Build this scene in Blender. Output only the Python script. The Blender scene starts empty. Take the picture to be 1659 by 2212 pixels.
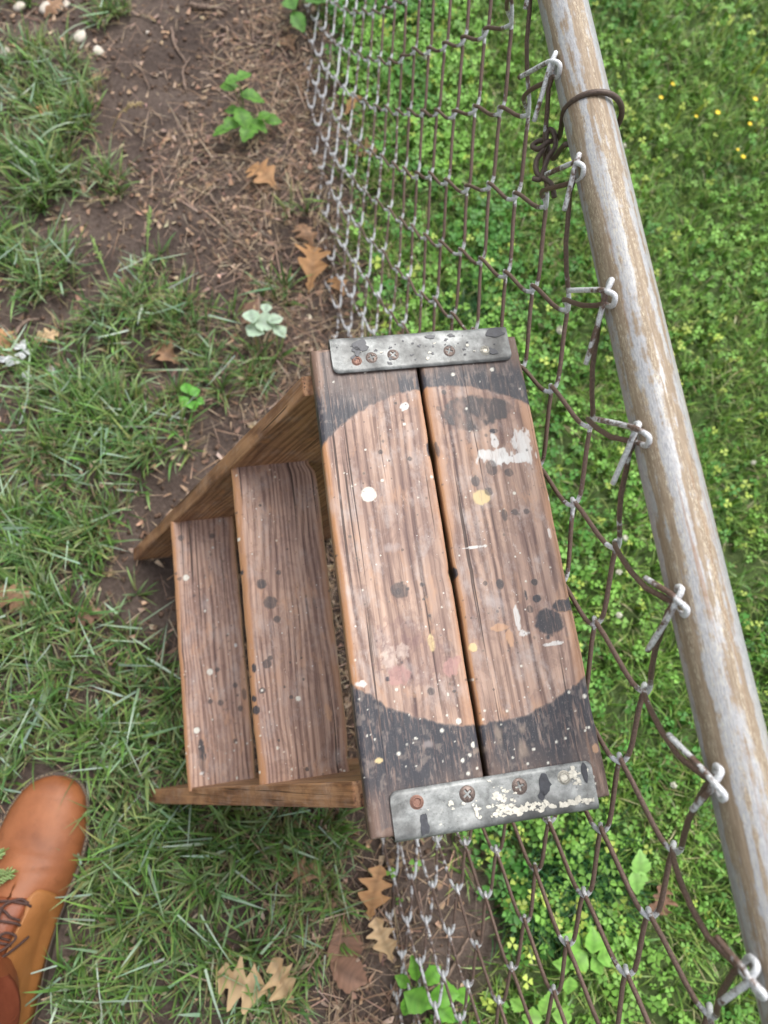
import bpy, bmesh, math, random
import numpy as np
from mathutils import Vector, Matrix

# ------------------------------------------------------------------ camera, world, sun, exposure
sc = bpy.context.scene
col = sc.collection
H = 1.2
FPX = 1572.14                      # focal length in pixels of a 1659 px wide picture
RW = np.array([[0.99502271, 0.0298376, 0.09507643],
               [0.0, -0.95411867, 0.29942873],
               [0.09964843, -0.29793839, -0.94936974]])   # rows: world axes seen by the camera
cd = bpy.data.cameras.new('camera'); cam = bpy.data.objects.new('camera', cd); col.objects.link(cam)
cd.sensor_fit = 'HORIZONTAL'; cd.sensor_width = 36.0; cd.lens = 36.0 * FPX / 1659.0
cd.clip_start = 0.01; cd.clip_end = 500
cd.dof.use_dof = True; cd.dof.focus_distance = 0.62; cd.dof.aperture_fstop = 8.0
M = Matrix([[RW[0][0], -RW[0][1], -RW[0][2], 0], [RW[1][0], -RW[1][1], -RW[1][2], 0],
            [RW[2][0], -RW[2][1], -RW[2][2], H], [0, 0, 0, 1]])
cam.matrix_world = M
sc.camera = cam

SUN_EL, SUN_AZ = math.radians(62), math.radians(35)       # azimuth from +Y toward +X
w = bpy.data.worlds.new('World'); sc.world = w; w.use_nodes = True
nt = w.node_tree; nt.nodes.clear()
sky = nt.nodes.new('ShaderNodeTexSky'); sky.sky_type = 'NISHITA'; sky.sun_disc = False
sky.sun_elevation = SUN_EL; sky.sun_rotation = SUN_AZ; sky.dust_density = 4.0; sky.air_density = 1.0
hs = nt.nodes.new('ShaderNodeHueSaturation'); hs.inputs['Saturation'].default_value = 0.22
bg = nt.nodes.new('ShaderNodeBackground'); bg.inputs['Strength'].default_value = 0.15
ow = nt.nodes.new('ShaderNodeOutputWorld')
nt.links.new(sky.outputs[0], hs.inputs['Color']); nt.links.new(hs.outputs[0], bg.inputs[0]); nt.links.new(bg.outputs[0], ow.inputs[0])
sl = bpy.data.lights.new('sun', 'SUN'); sl.energy = 1.3; sl.angle = math.radians(30); sl.color = (1.0, 0.965, 0.92)
so = bpy.data.objects.new('sun', sl); col.objects.link(so)
sd = Vector((math.sin(SUN_AZ) * math.cos(SUN_EL), math.cos(SUN_AZ) * math.cos(SUN_EL), math.sin(SUN_EL)))
so.rotation_euler = (-sd).to_track_quat('-Z', 'Y').to_euler(); so.location = sd * 6
sc.view_settings.view_transform = 'Standard'; sc.view_settings.look = 'None'
sc.view_settings.exposure = 0.84; sc.view_settings.gamma = 1.0; sc.view_settings.use_curve_mapping = False

# ------------------------------------------------------------------ helpers
rng = np.random.default_rng(7)
random.seed(7)
def at(px, py, z=0.0):
    d = RW @ np.array([px - 829.5, py - 1106.0, FPX]); t = (z - H) / d[2]
    return np.array([0, 0, H]) + t * d
def vnoise(x, y, seed=0):
    x = np.asarray(x, float); y = np.asarray(y, float)
    xi = np.floor(x).astype(np.int64); yi = np.floor(y).astype(np.int64); fx = x - xi; fy = y - yi
    fx = fx * fx * (3 - 2 * fx); fy = fy * fy * (3 - 2 * fy)
    def h(a, b):
        v = (a * 374761393 + b * 668265263 + seed * 974634777) & 0xFFFFFFFF
        v = ((v ^ (v >> 13)) * 1274126177) & 0xFFFFFFFF
        return ((v ^ (v >> 16)) & 0xFFFF) / 65535.0
    a = h(xi, yi) * (1 - fx) + h(xi + 1, yi) * fx; b = h(xi, yi + 1) * (1 - fx) + h(xi + 1, yi + 1) * fx
    return a * (1 - fy) + b * fy
def fbm(x, y, seed=0, o=4):
    s = 0; a = .5; n = 0
    for i in range(o):
        s = s + a * vnoise(x * 2 ** i, y * 2 ** i, seed + 17 * i); n += a; a *= .5
    return s / n
def sstep(a, b, x):
    t = np.clip((x - a) / (b - a), 0, 1); return t * t * (3 - 2 * t)
def link(name, me, mat=None, parent=None, smooth=True):
    o = bpy.data.objects.new(name, me); col.objects.link(o)
    if mat and not me.materials: me.materials.append(mat)
    if smooth: me.shade_smooth()
    if parent: o.parent = parent
    return o
def mesh(name, V, F, mat=None, parent=None, smooth=True, colr=None, fl=None, vec=None):
    """V (n,3); F list of faces or int array (m,k)"""
    V = np.asarray(V, np.float32); me = bpy.data.meshes.new(name)
    if isinstance(F, np.ndarray):
        m, k = F.shape
        me.vertices.add(len(V)); me.vertices.foreach_set('co', V.ravel())
        me.loops.add(m * k); me.loops.foreach_set('vertex_index', F.astype(np.int32).ravel())
        me.polygons.add(m); me.polygons.foreach_set('loop_start', np.arange(0, m * k, k, dtype=np.int32))
        me.update(calc_edges=True); me.validate()
    else:
        me.from_pydata([tuple(map(float, v)) for v in V], [], [tuple(map(int, f)) for f in F]); me.update()
    if colr is not None:
        a = me.attributes.new('tint', 'FLOAT_COLOR', 'POINT')
        c = np.asarray(colr, np.float32)
        if c.shape[1] == 3: c = np.concatenate([c, np.ones((len(c), 1), np.float32)], 1)
        a.data.foreach_set('color', c.ravel())
    if fl is not None:
        for kx, arr in fl.items():
            a = me.attributes.new(kx, 'FLOAT', 'POINT'); a.data.foreach_set('value', np.asarray(arr, np.float32))
    if vec is not None:
        a = me.attributes.new('gco', 'FLOAT_VECTOR', 'POINT'); a.data.foreach_set('vector', np.asarray(vec, np.float32).ravel())
    return link(name, me, mat, parent, smooth)
def empty(name, loc=(0, 0, 0), rot=(0, 0, 0)):
    o = bpy.data.objects.new(name, None); col.objects.link(o); o.location = [float(v) for v in loc]; o.rotation_euler = rot
    o.empty_display_size = .05; return o
def tag(o, label, cat, group=None):
    o['label'] = label; o['category'] = cat
    if group: o['group'] = group
    return o
def tube(path, r, sides=8, cap=True):
    P = np.asarray(path, float); n = len(P); r = np.broadcast_to(np.asarray(r, float), (n,))
    T = np.gradient(P, axis=0); T /= np.linalg.norm(T, axis=1)[:, None] + 1e-12
    N = np.zeros_like(P); a = np.array([0, 0, 1.]) if abs(T[0][2]) < .9 else np.array([1., 0, 0])
    v = np.cross(T[0], a); v /= np.linalg.norm(v); N[0] = v
    for i in range(1, n):
        v = N[i - 1] - T[i] * (N[i - 1] @ T[i]); N[i] = v / (np.linalg.norm(v) + 1e-12)
    B = np.cross(T, N); th = np.arange(sides) * 2 * math.pi / sides
    V = P[:, None, :] + r[:, None, None] * (np.cos(th)[None, :, None] * N[:, None, :] + np.sin(th)[None, :, None] * B[:, None, :])
    V = V.reshape(-1, 3); i, j = np.meshgrid(np.arange(n - 1), np.arange(sides), indexing='ij'); j2 = (j + 1) % sides
    F = np.stack([i * sides + j, i * sides + j2, (i + 1) * sides + j2, (i + 1) * sides + j], -1).reshape(-1, 4)
    if cap:
        c0, c1 = len(V), len(V) + 1; V = np.concatenate([V, P[:1] - T[:1] * r[0] * .25, P[-1:] + T[-1:] * r[-1] * .25])
        F = [tuple(f) for f in F]
        for q in range(sides):
            F.append((c0, (q + 1) % sides, q)); F.append((c1, (n - 1) * sides + q, (n - 1) * sides + (q + 1) % sides))
    return V, F
def join_geo(parts):
    V = []; F = []; o = 0
    for v, f in parts:
        V.append(np.asarray(v)); F += [tuple(int(k) + o for k in q) for q in f]; o += len(v)
    return np.concatenate(V), F
def catmull(pts, n=8):
    P = np.asarray(pts, float); P = np.vstack([2 * P[0] - P[1], P, 2 * P[-1] - P[-2]]); out = []
    for i in range(1, len(P) - 2):
        t = np.linspace(0, 1, n, endpoint=False)[:, None]; a, b, c, d = P[i - 1:i + 3]
        out.append(.5 * (2 * b + (c - a) * t + (2 * a - 5 * b + 4 * c - d) * t ** 2 + (3 * b - a - 3 * c + d) * t ** 3))
    out.append(P[-2:-1]); return np.vstack(out)

# ------------------------------------------------------------------ materials
class NB:
    def __init__(s, name):
        s.m = bpy.data.materials.new(name); s.m.use_nodes = True; s.t = s.m.node_tree; s.t.nodes.clear()
        s.out = s.n('ShaderNodeOutputMaterial'); s.b = s.n('ShaderNodeBsdfPrincipled'); s.l(s.b.outputs[0], s.out.inputs[0])
    def n(s, typ, **k):
        q = s.t.nodes.new(typ)
        for a, v in k.items(): setattr(q, a, v)
        return q
    def l(s, a, b): s.t.links.new(a, b)
    def attr(s, name): q = s.n('ShaderNodeAttribute'); q.attribute_name = name; return q
    def obj(s): return s.n('ShaderNodeTexCoord').outputs['Object']
    def mapv(s, v, scale=(1, 1, 1), loc=(0, 0, 0)):
        q = s.n('ShaderNodeMapping'); q.inputs['Scale'].default_value = scale; q.inputs['Location'].default_value = loc; s.l(v, q.inputs[0]); return q.outputs[0]
    def noise(s, v, sc_, det=4, rough=.55, dist=0):
        q = s.n('ShaderNodeTexNoise'); q.inputs['Scale'].default_value = sc_; q.inputs['Detail'].default_value = det
        q.inputs['Roughness'].default_value = rough; q.inputs['Distortion'].default_value = dist; s.l(v, q.inputs['Vector']); return q.outputs['Fac']
    def ramp(s, f, stops):
        q = s.n('ShaderNodeValToRGB'); e = q.color_ramp.elements
        while len(e) < len(stops): e.new(.5)
        for a, (p, c) in zip(e, stops):
            a.position = p; a.color = (*c, 1) if not isinstance(c, (int, float)) else (c, c, c, 1)
        s.l(f, q.inputs[0]); return q.outputs[0]
    def mix(s, f, a, b, mode='MIX'):
        q = s.n('ShaderNodeMix'); q.data_type = 'RGBA'; q.blend_type = mode
        for v, k in ((f, 0), (a, 6), (b, 7)):
            if isinstance(v, (int, float)): q.inputs[k].default_value = v if k == 0 else (v, v, v, 1)
            elif isinstance(v, tuple): q.inputs[k].default_value = (*v, 1)
            else: s.l(v, q.inputs[k])
        return q.outputs[2]
    def math(s, op, a, b=0.0, clamp=False):
        q = s.n('ShaderNodeMath'); q.operation = op; q.use_clamp = clamp
        for v, k in ((a, 0), (b, 1)):
            if isinstance(v, (int, float)): q.inputs[k].default_value = v
            else: s.l(v, q.inputs[k])
        return q.outputs[0]
    def bump(s, h, st=.3, dist=.002):
        q = s.n('ShaderNodeBump'); q.inputs['Strength'].default_value = st; q.inputs['Distance'].default_value = dist
        s.l(h, q.inputs['Height']); s.l(q.outputs[0], s.b.inputs['Normal']); return q
    def setc(s, c): s.l(c, s.b.inputs['Base Color'])
    def v(s, **k):
        for a, x in k.items(): s.b.inputs[a.replace('_', ' ')].default_value = x
        return s

def mat_foliage(name, rough=.4, transl=.25, spec=.5):
    q = NB(name); a = q.attr('tint'); q.setc(a.outputs['Color']); q.v(Roughness=rough, Specular_IOR_Level=spec)
    tr = q.n('ShaderNodeBsdfTranslucent'); mx = q.n('ShaderNodeMixShader'); mx.inputs[0].default_value = transl
    g = q.mix(1.0, a.outputs['Color'], (1.25, 1.3, .7), 'MULTIPLY'); q.l(g, tr.inputs[0])
    q.l(q.b.outputs[0], mx.inputs[1]); q.l(tr.outputs[0], mx.inputs[2]); q.l(mx.outputs[0], q.out.inputs[0]); return q.m
def mat_plain(name, c, rough=.6, metal=0, nz=0, nscale=200, bump=0, spec=.5):
    q = NB(name); v = q.obj(); n = q.noise(v, nscale, 4)
    q.setc(q.mix(1.0, c, q.ramp(n, [(.25, 1 - nz), (.75, 1 + nz)]), 'MULTIPLY')); q.v(Roughness=rough, Metallic=metal, Specular_IOR_Level=spec)
    if bump: q.bump(n, bump, .001)
    return q.m
def mat_wood(name, light, mid, dark, streak=1.0, paint=True, dust=.35, spec=.35):
    q = NB(name); g = q.attr('gco').outputs['Vector']
    wob = q.noise(q.mapv(g, (18, 3.2, 18)), 1.0, 2)
    gx = q.n('ShaderNodeSeparateXYZ'); q.l(g, gx.inputs[0])
    ph = q.math('ADD', q.math('MULTIPLY', gx.outputs[0], 700.0 * streak), q.math('MULTIPLY', wob, 38.0))
    rings = q.math('MULTIPLY_ADD', q.math('SINE', ph), .5); 
    rings.node.inputs[2].default_value = .5
    fine = q.noise(q.mapv(g, (420 * streak, 7, 420 * streak)), 1.0, 5, .62)
    med = q.noise(q.mapv(g, (95, 5.5, 95)), 1.0, 4, .6)
    big = q.noise(q.mapv(g, (26, 9, 26), (3, 1, 2)), 1.0, 4, .6)
    f = q.math('ADD', q.math('MULTIPLY', rings, .17), q.math('ADD', q.math('MULTIPLY', fine, .50), q.math('MULTIPLY', med, .42)))
    c = q.ramp(f, [(.36, dark), (.47, mid), (.585, light), (.74, tuple(min(1, x * 1.3) for x in light))])
    c = q.mix(q.ramp(big, [(.42, 0.0), (.66, .85)]), c, q.mix(.55, c, (mid[0] * .62, mid[1] * .58, mid[2] * .68)))
    stn = q.noise(q.mapv(g, (42, 24, 42), (2, 5, 1)), 1.0, 5, .62, .6)
    c = q.mix(q.ramp(stn, [(.50, 0.0), (.56, .5), (.62, .15), (.70, .55)]), c, q.mix(.6, c, (mid[0] * .42, mid[1] * .36, mid[2] * .44)))
    pale = q.noise(q.mapv(g, (70, 26, 70), (9, 2, 5)), 1.0, 5, .65, .4)
    c = q.mix(q.ramp(pale, [(.56, 0.0), (.68, .6)]), c, (light[0] * 1.12, light[1] * .98, light[2] * .82))
    dirt = q.noise(q.mapv(g, (60, 34, 60), (7, 3, 1)), 1.0, 6, .7)
    c = q.mix(q.ramp(dirt, [(.50, 0.0), (.72, dust)]), c, (.44, .385, .36))
    scuf = q.noise(q.mapv(g, (150, 60, 150), (4, 8, 2)), 1.0, 6, .8, .3)
    c = q.mix(q.ramp(scuf, [(.60, 0.0), (.68, dust * .8)]), c, (.52, .45, .41))
    crack = q.noise(q.mapv(g, (260, 3.0, 260), (1, 9, 4)), 1.0, 2, .5)
    c = q.mix(q.ramp(crack, [(.30, .85), (.345, 0.0)]), c, (dark[0] * .45, dark[1] * .45, dark[2] * .45))
    rough = .62
    hh = q.math('ADD', fine, q.math('MULTIPLY', q.ramp(crack, [(.30, 0.0), (.36, 1.0)]), .7))
    if paint:
        vo = q.n('ShaderNodeTexVoronoi'); vo.inputs['Scale'].default_value = 210; q.l(q.mapv(g, (1, 1, .02)), vo.inputs['Vector'])
        sc_ = q.n('ShaderNodeSeparateColor'); q.l(vo.outputs['Color'], sc_.inputs[0])
        fk = q.math('LESS_THAN', vo.outputs['Distance'], q.math('MULTIPLY', q.math('SUBTRACT', sc_.outputs[0], .80, True), .9))
        c = q.mix(q.math('MULTIPLY', fk, .85), c, (.60, .57, .52))
        vo2 = q.n('ShaderNodeTexVoronoi'); vo2.inputs['Scale'].default_value = 120; q.l(q.mapv(g, (1, 1, .02), (3, 7, 0)), vo2.inputs['Vector'])
        sc2 = q.n('ShaderNodeSeparateColor'); q.l(vo2.outputs['Color'], sc2.inputs[0])
        fk2 = q.math('LESS_THAN', vo2.outputs['Distance'], q.math('MULTIPLY', q.math('SUBTRACT', sc2.outputs[0], .80, True), .75))
        c = q.mix(q.math('MULTIPLY', fk2, .6), c, (.06, .05, .05))
        a = q.attr('tint')
        brk = q.noise(q.mapv(g, (500, 55, 500)), 1.0, 4, .65)
        al = q.math('MULTIPLY', a.outputs['Alpha'], q.ramp(brk, [(.30, .45), (.48, 1.0)]))
        speck = q.mix(q.ramp(q.noise(q.mapv(g, (900, 700, 900)), 1.0, 3), [(.62, 0.0), (.75, .35)]), a.outputs['Color'], (.36, .32, .29))
        c = q.mix(al, c, speck)
        q.l(q.math('SUBTRACT', rough, q.math('MULTIPLY', a.outputs['Alpha'], .16)), q.b.inputs['Roughness'])
        hh = q.math('ADD', hh, q.math('MULTIPLY', a.outputs['Alpha'], .5))
    else: q.v(Roughness=rough)
    q.setc(c); q.v(Specular_IOR_Level=spec); q.bump(hh, .45, .0007); return q.m

MT = {}
MT['wood_top'] = mat_wood('weathered_fir', (.385, .265, .205), (.222, .145, .116), (.080, .052, .048), 1.0, True, .66)
MT['wood_tread'] = mat_wood('tread_fir', (.41, .272, .208), (.255, .155, .118), (.090, .052, .044), 1.5, True, .42)
MT['wood_side'] = mat_wood('stained_side', (.35, .190, .098), (.225, .110, .054), (.085, .038, .020), 1.25, False, .22)
MT['foliage'] = mat_foliage('grass_blade', .38, .25)
MT['clover'] = mat_foliage('clover_leaf', .5, .3, .35)
MT['straw'] = mat_foliage('dry_straw', .7, .12, .2)
MT['deadleaf'] = mat_foliage('dead_leaf', .6, .2, .3)

def mat_soil():
    q = NB('soil'); v = q.obj(); d = q.attr('green').outputs['Fac']
    a = q.noise(v, 9, 6, .65); b = q.noise(v, 140, 6, .7); e = q.noise(v, 520, 3, .6)
    c = q.ramp(q.math('ADD', q.math('MULTIPLY', a, .5), q.math('MULTIPLY', b, .5)), [(.33, (.042, .031, .027)), (.5, (.095, .071, .060)), (.68, (.175, .135, .112))])
    c = q.mix(q.ramp(e, [(.66, 0.0), (.74, .7)]), c, (.20, .13, .09))
    far = q.ramp(q.noise(v, 60, 5, .7), [(.3, (.04, .075, .018)), (.7, (.11, .19, .05))])
    c = q.mix(d, c, far); q.setc(c); q.v(Roughness=.93, Specular_IOR_Level=.2)
    q.bump(q.math('ADD', b, q.math('MULTIPLY', e, .5)), .9, .006); return q.m
MT['soil'] = mat_soil()

def mat_rail():
    q = NB('galvanised_pipe'); v = q.attr('gco').outputs['Vector']     # x: angle round the pipe, y: along it
    sp = q.n('ShaderNodeSeparateXYZ'); q.l(v, sp.inputs[0])
    grain = q.noise(q.mapv(v, (22, 30, 1)), 1.0, 6, .8); wob = q.noise(q.mapv(v, (2.2, .9, 1)), 1.0, 5, .62); drip = q.noise(q.mapv(v, (1.5, 9, 1), (3, 3, 0)), 1.0, 5, .7)
    grey = q.ramp(grain, [(.28, (.15, .155, .165)), (.5, (.315, .318, .33)), (.72, (.50, .50, .50))])
    # rust stain creeping along the length: where on the girth it sits wanders with the noise
    ang = q.math('ADD', sp.outputs[0], q.math('ADD', q.math('MULTIPLY', q.math('SUBTRACT', wob, .5), 2.4), q.math('MULTIPLY', q.math('SUBTRACT', drip, .5), 1.1)))
    band = q.math('MULTIPLY_ADD', q.math('SINE', q.math('MULTIPLY', ang, 5.2)), .5); band.node.inputs[2].default_value = .5
    m = q.math('ADD', band, q.math('MULTIPLY', q.math('SUBTRACT', grain, .5), 1.3))
    tan_ = q.ramp(q.noise(q.mapv(v, (12, 7, 1)), 1.0, 5, .7), [(.3, (.15, .10, .058)), (.55, (.245, .18, .115)), (.75, (.36, .28, .185))])
    c = q.mix(q.ramp(m, [(.24, 0.0), (.72, .92)]), grey, tan_)
    rust = q.noise(q.mapv(v, (4.5, .9, 1), (4, 1, 0)), 1.0, 5, .65)
    c = q.mix(q.ramp(rust, [(.58, 0.0), (.68, .6)]), c, (.24, .125, .060))
    chalk = q.noise(q.mapv(v, (26, 34, 1), (1, 4, 0)), 1.0, 6, .85); cl = q.noise(q.mapv(v, (4.2, 1.2, 1), (8, 2, 0)), 1.0, 4, .6)
    c = q.mix(q.math('MULTIPLY', q.ramp(chalk, [(.50, 0.0), (.60, .85)]), q.ramp(cl, [(.45, .08), (.58, 1.0)])), c, (.52, .47, .36))
    c = q.mix(q.ramp(q.noise(q.mapv(v, (14, 16, 1), (2, 7, 0)), 1.0, 5, .75), [(.62, 0.0), (.72, .6)]), c, (.10, .095, .09))
    q.setc(c); q.v(Metallic=.15, Specular_IOR_Level=.45)
    q.l(q.ramp(m, [(.4, .42), (.7, .62)]), q.b.inputs['Roughness']); q.bump(grain, .3, .0006); return q.m
MT['rail'] = mat_rail()

def mat_wire():
    q = NB('rusty_zinc_wire'); z = q.attr('zinc').outputs['Fac']; v = q.obj()
    n = q.noise(v, 170, 4, .7); n2 = q.noise(v, 700, 4, .7)
    f = q.math('ADD', z, q.math('ADD', q.math('MULTIPLY', q.math('SUBTRACT', n, .5), .9), q.math('MULTIPLY', q.math('SUBTRACT', q.noise(v, 45, 2), .5), .9)))
    rust = q.ramp(n2, [(.3, (.070, .045, .036)), (.55, (.145, .092, .070)), (.8, (.25, .175, .135))])
    zn = q.ramp(n2, [(.3, (.34, .35, .37)), (.5, (.58, .59, .61)), (.75, (.80, .80, .79))])
    q.setc(q.mix(q.ramp(f, [(.46, 0.0), (.60, 1.0)]), rust, zn)); q.v(Roughness=.55, Metallic=.15); q.bump(n2, .3, .0004); return q.m
MT['wire'] = mat_wire()
MT['tie'] = mat_plain('rusty_tie_wire', (.085, .058, .045), .5, .2, .35, 500, .3)
def mat_zinc():
    q = NB('old_galvanised_sheet'); v = q.obj()
    a = q.noise(q.mapv(v, (60, 60, 60)), 1.0, 5, .7); b = q.noise(v, 420, 5, .75); e = q.noise(v, 28, 3, .6)
    c = q.ramp(a, [(.30, (.09, .095, .092)), (.48, (.24, .25, .245)), (.70, (.42, .43, .42))])
    c = q.mix(q.ramp(b, [(.57, 0.0), (.68, .7)]), c, (.055, .055, .055))
    c = q.mix(q.ramp(q.noise(v, 300, 5, .8), [(.60, 0.0), (.70, .55)]), c, (.56, .55, .50))
    c = q.mix(q.ramp(e, [(.55, 0.0), (.75, .4)]), c, (.16, .15, .13))
    soot = q.noise(v, 16, 4, .6, .5); c = q.mix(q.ramp(soot, [(.48, 0.0), (.64, .72)]), c, (.06, .058, .056))
    q.setc(c); q.v(Metallic=.3, Roughness=.5); q.bump(a, .25, .002); return q.m
MT['zinc'] = mat_zinc()
MT['screw'] = mat_plain('tarnished_screw', (.15, .115, .10), .45, .6, .5, 900, .3)
MT['rivet_rust'] = mat_plain('rusty_rivet', (.22, .12, .09), .55, .4, .4, 900, .3)
MT['rivet'] = mat_plain('steel_rivet', (.36, .34, .29), .4, .6, .4, 900, .3)
MT['black'] = mat_plain('black_paint', (.035, .037, .046), .42, 0, .4, 300, .2)
MT['cream'] = mat_plain('cream_paint', (.58, .55, .47), .6, 0, .25, 400, .2)
MT['stone'] = mat_plain('pale_stone', (.58, .52, .45), .85, 0, .25, 60, .4)
MT['clod'] = mat_plain('soil_crumb', (.13, .085, .062), .95, 0, .55, 40, .5, .2)
MT['twig'] = mat_plain('grey_brown_twig', (.20, .145, .115), .85, 0, .45, 120, .5, .2)
MT['petal'] = mat_plain('yellow_petal', (.85, .60, .02), .6, 0, .1, 200)
MT['clover_flower'] = mat_plain('white_floret', (.50, .49, .40), .9, 0, .5, 500, .6, .1)
MT['pale_leaf'] = mat_plain('pale_leaf_underside', (.50, .60, .50), .8, 0, .15, 160, .2, .2)
def mat_leather(name, a, b, rough=.38):
    q = NB(name); v = q.obj(); n = q.noise(v, 16, 5, .6); f = q.noise(v, 900, 3, .6); s = q.noise(v, 60, 5, .65)
    c = q.mix(q.ramp(n, [(.32, 0.0), (.68, 1.0)]), a, b); c = q.mix(q.ramp(s, [(.56, 0.0), (.74, .35)]), c, tuple(x * .45 for x in a))
    q.setc(c); q.v(Roughness=rough, Specular_IOR_Level=.36); q.bump(q.math('ADD', q.math('MULTIPLY', f, .4), q.math('ADD', n, q.math('MULTIPLY', s, .5))), .3, .003); return q.m
MT['vamp'] = mat_leather('tan_leather', (.17, .055, .020), (.29, .105, .041), .48)
MT['quarter'] = mat_leather('yellow_tan_leather', (.23, .088, .024), (.31, .128, .038), .55)
MT['tongue'] = mat_leather('dark_red_leather', (.13, .035, .015), (.23, .07, .03), .32)
MT['lace'] = mat_plain('brown_lace', (.060, .030, .024), .85, 0, .4, 800, .4)
MT['welt'] = mat_plain('dark_welt', (.075, .055, .042), .75, 0, .4, 300, .4)
MT['stitch'] = mat_plain('pale_stitch', (.30, .23, .15), .8)
def mat_cloth():
    q = NB('rust_twill'); v = q.obj(); wv = q.n('ShaderNodeTexWave'); wv.inputs['Scale'].default_value = 420; wv.inputs['Distortion'].default_value = .6
    q.l(q.mapv(v, (1, .5, .8)), wv.inputs[0]); n = q.noise(v, 24, 4, .6)
    c = q.ramp(n, [(.3, (.15, .035, .016)), (.7, (.25, .068, .034))]); q.setc(q.mix(.2, c, q.mix(1.0, c, wv.outputs['Color'], 'MULTIPLY')))
    q.v(Roughness=.9, Specular_IOR_Level=.15); q.bump(q.math('ADD', wv.outputs['Fac'], n), .3, .0015); return q.m
MT['cloth'] = mat_cloth()

# ------------------------------------------------------------------ ground
CF, SF = math.cos(.104), math.sin(.104)          # the fence's own axes: q across it, s along it
def fq(x, y): return CF * x + SF * y
def fs(x, y): return -SF * x + CF * y
SYAW, SX, SY = .1414, .01843, .14589
def stool_local(x, y):
    c, s = math.cos(SYAW), math.sin(SYAW); return c * (x - SX) + s * (y - SY), -s * (x - SX) + c * (y - SY)
def gz(x, y):
    x = np.asarray(x, float); y = np.asarray(y, float)
    z = (fbm(x * 3.1 + 5, y * 3.1, 3, 3) - .5) * .045 + (fbm(x * 22, y * 22, 5, 3) - .5) * .013 + (fbm(x * 95, y * 95, 6, 2) - .5) * .005
    lx, ly = stool_local(x, y)
    d = np.maximum(np.maximum(-.33 - lx, lx - .10), np.abs(ly) - .24); m = sstep(0, .12, d)
    db = np.hypot((x + .38) / .13, (y + .2) / .26); m = m * sstep(.8, 1.5, db)
    return z * m + (1 - m) * ((fbm(x * 95, y * 95, 6, 2) - .5) * .004 - .002)
def gaxis(lo, hi, st):
    a = list(np.arange(lo, hi + 1e-6, st)); s = st; u = hi
    while u < 80: s *= 1.35; u += s; a.append(u)
    s = st; u = lo; pre = []
    while u > -80: s *= 1.35; u -= s; pre.append(u)
    return np.array(pre[::-1] + a)
ax = gaxis(-.9, 1.2, .0062); ay = gaxis(-.6, 1.85, .0062)
X, Y = np.meshgrid(ax, ay, indexing='ij'); Zg = gz(X, Y)
nx_, ny_ = X.shape; ii, jj = np.meshgrid(np.arange(nx_ - 1), np.arange(ny_ - 1), indexing='ij')
Fq = np.stack([ii * ny_ + jj, (ii + 1) * ny_ + jj, (ii + 1) * ny_ + jj + 1, ii * ny_ + jj + 1], -1).reshape(-1, 4)
def dens_soil_right(x, y):
    d = np.zeros_like(x)
    for a, b, r in [(950, 1930, 130), (1010, 2020, 105), (860, 2190, 70), (900, 2060, 90), (760, 1900, 60), (930, 1830, 70), (980, 2120, 60), (700, 300, 70), (720, 420, 60), (735, 480, 50)]:
        p_ = at(a, b); d = np.maximum(d, 1 - sstep(.5, 1.1, np.hypot(x - p_[0], y - p_[1]) / (r / 1345.)))
    return d
QX = fq(X, Y)
green = np.clip(.75 * sstep(.16, .3, QX) * (1 - dens_soil_right(X, Y)) + sstep(2.0, 3.5, np.hypot(X, Y - .5)), 0, 1)
g = mesh('ground', np.stack([X, Y, Zg], -1).reshape(-1, 3), Fq, MT['soil'], fl={'green': green.ravel()})
g['kind'] = 'structure'

# where grass grows on the near side of the fence: tuft centres with a radius, on the ground
BL = [(70, 170, 165, 1.0), (130, 260, 110, .9), (40, 330, 90, .8), (100, 385, 105, 1.0), (235, 30, 58, .9), (232, 395, 44, 1.0), (30, 545, 75, 1.0), (95, 590, 95, .9),
      (300, 600, 80, .55), (330, 640, 90, .65), (250, 720, 120, .75), (400, 700, 90, .55), (500, 700, 60, .35), (100, 830, 130, .9), (200, 940, 150, 1.0), (60, 1000, 130, 1.0),
      (320, 950, 110, .9), (400, 830, 60, .5), (480, 800, 90, .5), (560, 790, 70, .6), (600, 640, 60, .4), (150, 1100, 140, 1.0), (60, 1200, 120, 1.0), (200, 1250, 60, .6), (120, 1380, 150, 1.0), (270, 1400, 100, .8),
      (60, 1560, 160, 1.0), (230, 1560, 140, 1.0), (340, 1500, 80, .9), (300, 1700, 130, 1.0), (420, 1800, 140, 1.0), (300, 1900, 140, 1.0), (220, 2050, 130, 1.0), (500, 1950, 150, .95),
      (650, 1830, 110, .85), (620, 2000, 110, .8), (400, 2050, 110, .85), (560, 2120, 90, .7), (250, 2190, 100, .8), (700, 1950, 60, .5), (450, 2200, 60, .4), (640, 470, 40, .35), (655, 560, 35, .3), (360, 560, 40, .3),
      (320, 1290, 50, .3), (700, 680, 40, .3)]
BLW = [(*at(a, b)[:2], r / 1345.0, d) for a, b, r, d in BL]
def dens_left(x, y):
    d = np.zeros_like(x)
    for bx, by, r, k in BLW:
        d = np.maximum(d, k * (1 - sstep(.55, 1.15, np.hypot(x - bx, y - by) / r)))
    far = sstep(.55, .8, -x) + sstep(-.42, -.55, y) * (x < .1) + sstep(1.55, 1.75, y) * .5
    return np.clip(np.maximum(d, far * .8 * (fq(x, y) < .02)), 0, 1)
def in_boot(x, y): return (np.abs(x + .3853 - .087 * (y + .2)) < .057) & (y > -.40) & (y < -.035)
def in_stool(x, y):
    lx, ly = stool_local(x, y); return (np.abs(np.abs(ly) - .188) < .018) & (lx > -.30) & (lx < .06)

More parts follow.
